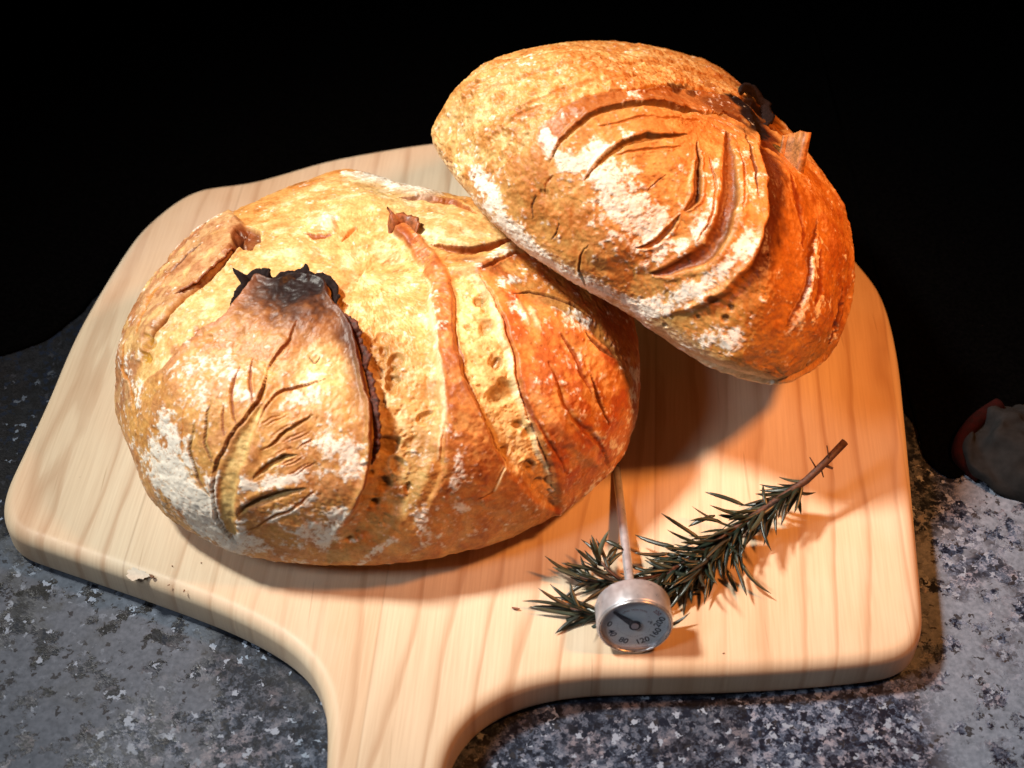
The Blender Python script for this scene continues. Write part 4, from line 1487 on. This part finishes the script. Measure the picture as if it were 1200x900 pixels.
def rosemary():
    base = unproj(850, 640, 0)
    root = empty('rosemary_sprig', base)
    tag(root, 'dark green rosemary sprig with a bare brown stem end lying behind the dial thermometer', 'rosemary')
    inv = Matrix.Translation(-Vector(base))
    rnd = random.Random(12)
    kinds = []
    for cu, tw, br in ((0.05, 0.0, 0.052), (-0.14, 0.08, 0.055), (0.16, -0.10, 0.05), (-0.08, -0.2, 0.058), (0.10, 0.34, 0.05), (-0.36, 0.02, 0.052), (-0.30, -0.25, 0.05), (0.28, 0.12, 0.05)):
        me = leaf_mesh(cu, tw, br)
        me.materials.append(GREEN)
        kinds.append(me)

    def P(u, v, h): return Vector(unproj(u, v, h))

    branches = [
        ([(990, 518, .030), (968, 541, .026), (945, 563, .022), (920, 580, .019), (890, 600, .017), (860, 620, .014), (828, 642, .011), (798, 662, .009), (770, 680, .007)],
         [.0019, .0018, .0017, .0016, .0015, .0013, .0012, .0010, .0008], 0.25),
        ([(870, 612, .014), (850, 640, .012), (826, 662, .010), (800, 684, .007)], [.0011, .001, .0009, .0007], 0.0),
        ([(800, 662, .009), (765, 676, .008), (730, 682, .007), (700, 681, .006), (680, 676, .006)], [.001, .0009, .0008, .0007, .0006], 0.10),
        ([(800, 684, .006), (765, 710, .004), (725, 724, .004), (690, 719, .004), (668, 713, .004)], [.0009, .0008, .0007, .0007, .0005], 0.35),
        ([(730, 682, .007), (712, 668, .009), (702, 656, .011)], [.0007, .0006, .0005], 0.3),
    ]
    for bi, (pts, rad_, t0) in enumerate(branches):
        q = [P(*p) for p in pts]
        link('stem', bm_mesh('stem', tube_bm(q, rad_, 8)), STEMW, root).matrix_parent_inverse = inv
    # stub of a side twig and thin hairs on the bare stem
    for a, b2, r_ in (((958, 551, .024), (949, 536, .030), .0004), ((972, 540, .027), (969, 522, .032), .0004), ((962, 549, .022), (965, 559, .016), .0004), ((966, 545, .024), (976, 549, .024), .0008)):
        link('twig', bm_mesh('twig', tube_bm([P(*a), P(*b2)], [r_, r_ * .7], 6)), STEMW, root).matrix_parent_inverse = inv

    def leaf(pos, d, ln, up=None, k=None, wscale=1.0):
        me = kinds[rnd.randrange(len(kinds)) if k is None else k]
        o = bpy.data.objects.new('leaf', me)
        COL.objects.link(o)
        d = d.normalized()
        up = up or Vector((rnd.uniform(-.6, .6), rnd.uniform(-.6, .6), 1))
        y = up.cross(d).normalized()
        z = d.cross(y)
        sx = ln
        sy = 0.0185 * wscale
        o.parent = root
        o.matrix_parent_inverse = inv
        o.matrix_basis = Matrix(((d.x * sx, y.x * sy, z.x * sy, pos.x), (d.y * sx, y.y * sy, z.y * sy, pos.y),
                                 (d.z * sx, y.z * sy, z.z * sy, pos.z), (0, 0, 0, 1)))

    dens = [140, 72, 26, 14, 5]
    for bi, (pts, rad_, t0) in enumerate(branches):
        q = [P(*p) for p in pts]
        m = len(q) - 1
        for k in range(dens[bi]):
            t = t0 + (1 - t0) * ((k + rnd.random()) / dens[bi])
            i = min(int(t * m), m - 1)
            f = t * m - i
            pos = q[i].lerp(q[i + 1], f)
            ax = (q[i + 1] - q[i]).normalized()
            a1 = ax.cross(Vector((0, 0, 1))).normalized()
            a2 = Vector((0, 0, 1))
            ang = rnd.uniform(0, 2 * math.pi)
            spread = rnd.uniform(0.2, 1.25) if t < 0.93 else rnd.uniform(0.05, 0.5)
            side = a1 * math.cos(ang) + a2 * math.sin(ang) * 0.75
            d = ax + side * spread
            ln = rnd.uniform(0.012, 0.022) * (0.75 if bi == 4 else 1) * (0.8 if t < t0 + .12 else 1)
            if bi == 0 and rnd.random() < 0.22: d = a1 * rnd.choice((-1, 1)) * 0.5 + ax * 0.5 + Vector((0, 0, -0.25))
            end = pos + d.normalized() * ln
            if end.z < 0.0012:
                d = (Vector((end.x, end.y, 0.0012 + rnd.random() * 0.002)) - pos)
            leaf(pos, d, ln)
    # single leaves that stand out in the picture
    for a, b2 in (((872, 592, .018), (829, 571, .022)), ((846, 612, .015), (811, 597, .020)), ((822, 632, .012), (775, 601, .018)), ((838, 604, .015), (806, 611, .014)),
                  ((870, 660, .010), (887, 702, .002)), ((860, 655, .010), (878, 698, .003)), ((852, 668, .006), (862, 694, .002)), ((935, 575, .020), (938, 602, .010)),
                  ((936, 574, .020), (946, 590, .010)), ((925, 582, .018), (912, 612, .006)), ((905, 597, .016), (894, 622, .004)), ((900, 595, .018), (889, 572, .024)),
                  ((790, 640, .010), (742, 634, .008)), ((785, 648, .008), (744, 655, .006)), ((772, 734, .002), (808, 736, .003)),
                  ((700, 720, .003), (621, 703, .002)), ((700, 722, .003), (622, 718, .0015)), ((690, 716, .003), (641, 692, .008)), ((700, 714, .003), (655, 694, .009)),
                  ((680, 716, .003), (628, 696, .006)), ((705, 724, .0022), (650, 727, .0014)), ((722, 709, .003), (684, 710, .0015)),
                  ((720, 686, .005), (645, 668, .004)), ((722, 690, .004), (666, 684, .002)), ((716, 682, .005), (672, 674, .006)),
                  ((700, 668, .008), (662, 660, .006)), ((700, 664, .009), (675, 641, .014)), ((700, 660, .010), (704, 621, .022)), ((702, 662, .010), (698, 628, .02)),
                  ((712, 664, .009), (724, 640, .012)), ((708, 668, .007), (726, 636, .010)), ((726, 640, .011), (704, 644, .012)), ((730, 644, .011), (711, 628, .014)),
                  ((800, 690, .006), (812, 702, .002)), ((812, 684, .006), (826, 700, .002)), ((790, 690, .006), (797, 706, .002))):
        p0, p1 = P(*a), P(*b2)
        leaf(p0, p1 - p0, (p1 - p0).length, Vector((0, -.3, 1)))
    o = None


rosemary()

# ------------------------------------------------------------------ crumbs, dropped leaf, cloth at the right edge
CRUMB = simple_mat('crumb', (0.20, 0.09, 0.04), 0.7, var=0.6, scale=2000, bump=0.0002)


def crumb(u, v, r, seed, label, flat=0.5):
    rn = random.Random(seed)
    bm = bmesh.new()
    bmesh.ops.create_icosphere(bm, subdivisions=1, radius=1)
    for vv in bm.verts:
        vv.co *= rn.uniform(0.6, 1.15)
        vv.co.x *= r * 1.3
        vv.co.y *= r * .8
        vv.co.z *= r * flat
    zmin = min(vv.co.z for vv in bm.verts)
    for vv in bm.verts: vv.co.z -= zmin
    o = link('crumb', bm_mesh('crumb', bm, False), CRUMB)
    p = unproj(u, v, 0)
    o.location = (p[0], p[1], 0.0001)
    o.rotation_euler = (0, 0, rn.uniform(0, 3))
    tag(o, label, 'crumb', 'crumbs scattered on the board')


for i, (u, v, r, lb) in enumerate((
        (243, 633, .0011, 'dark crumb on the board just under the floured foot of the flat loaf'),
        (178, 676, .0013, 'larger dark crumb beside the white smear near the left edge of the board'),
        (198, 686, .0006, 'tiny brown crumb to the right of the white smear'),
        (216, 693, .0006, 'tiny brown crumb nearest the front edge, right of the white smear'),
        (202, 664, .0005, 'speck of dark crumb between the white smear and the flat loaf'),
        (236, 660, .0005, 'speck of dark crumb under the lower left of the flat loaf'),
        (848, 766, .0005, 'tiny crumb by the front edge of the board, right of the thermometer'))):
    crumb(u, v, r, i + 2, lb)

dl = link('fallen_leaf', leaf_mesh(0.04, 0.05, 0.05), simple_mat('dry_leaf', (0.16, 0.035, 0.012), 0.6, bump=0))
p_ = unproj(600, 713, 0)
dl.scale = (0.0036, 0.011, 0.011)
dl.location = (p_[0], p_[1], 0.0009)
dl.rotation_euler = (0, 0, rad(-25))
tag(dl, 'tiny reddish bit of dried leaf alone on the bare wood left of the thermometer', 'leaf')

# white smear of flour paste on the wood
bm = bmesh.new()
pc = unproj(160, 673, 0)
rn_ = random.Random(3)
bmesh.ops.create_circle(bm, cap_ends=True, segments=40, radius=1)
bmesh.ops.inset_region(bm, faces=list(bm.faces), thickness=0.3)
bmesh.ops.inset_region(bm, faces=[f for f in bm.faces if len(f.verts) > 4], thickness=0.3)
for vv in bm.verts:
    aa_ = math.atan2(vv.co.y, vv.co.x)
    kk_ = 1 + 0.16 * math.sin(3 * aa_ + 1) + 0.12 * math.sin(7 * aa_) + 0.10 * rn_.uniform(-1, 1)
    vv.co.x *= kk_
    vv.co.y *= kk_
for vv in bm.verts:
    x, y = vv.co.x, vv.co.y
    rr_ = math.hypot(x, y)
    vv.co.z = 0.0003 * max(0, 1.05 - rr_ ** 2) * (0.7 + 0.5 * rn_.random())
    vv.co.x = x * 0.0048
    vv.co.y = y * 0.0030
sm_ = link('flour_smear', bm_mesh('flour_smear', bm), simple_mat('flour_paste', (0.60, 0.54, 0.46), 0.8, var=0.1, scale=600, bump=0.0002))
sm_.location = (pc[0], pc[1], 0.0)
sm_.rotation_euler = (0, 0, rad(-14))
tag(sm_, 'white smear of flour on the wood near the left end of the board', 'flour')


def cloth_lump():
    TOWEL = simple_mat('grey_towel', (0.014, 0.014, 0.015), 0.95, var=0.25, scale=220, bump=0.0006, spec=0.1)
    REDT = simple_mat('red_trim', (0.014, 0.001, 0.0008), 0.9, var=0.4, scale=300, bump=0.0004, spec=0.1)
    p = unproj(1232, 536, -TH)
    root = empty('kitchen_towel', (p[0], p[1], -TH))
    tag(root, 'grey bunched towel with a dark red border at the right edge behind the board', 'towel')
    n, m = 120, 60
    th = np.linspace(0, 2 * np.pi, n, endpoint=False)
    ph = np.linspace(0, np.pi / 2, m)
    T, Q = np.meshgrid(th, ph)
    x = np.cos(T) * np.cos(Q) ** 0.6 * 0.047
    y = np.sin(T) * np.cos(Q) ** 0.6 * 0.034
    z = np.sin(Q) ** 0.7 * 0.015
    V = np.stack([x, y, z], 2).reshape(-1, 3)
    nn = fbm(V * 38, 3, 400)
    V = V * (1 + 0.09 * nn)[:, None]
    V[:, 2] = np.maximum(V[:, 2] + 0.0035 * np.sin(V[:, 0] * 210 + V[:, 1] * 90 + 3 * nn), 0.0)
    F = loaf_mesh('x', V, n, m)
    link('folded_cloth', mesh_np('folded_cloth', V, F), TOWEL, root)
    pts = [(-0.038, -0.014, 0.001), (-0.046, -0.003, 0.003), (-0.043, 0.008, 0.005), (-0.034, 0.018, 0.008), (-0.022, 0.026, 0.010)]
    tr = link('border', bm_mesh('border', tube_bm(spline(pts, 6), 0.0038, 12)), REDT, root)


cloth_lump()
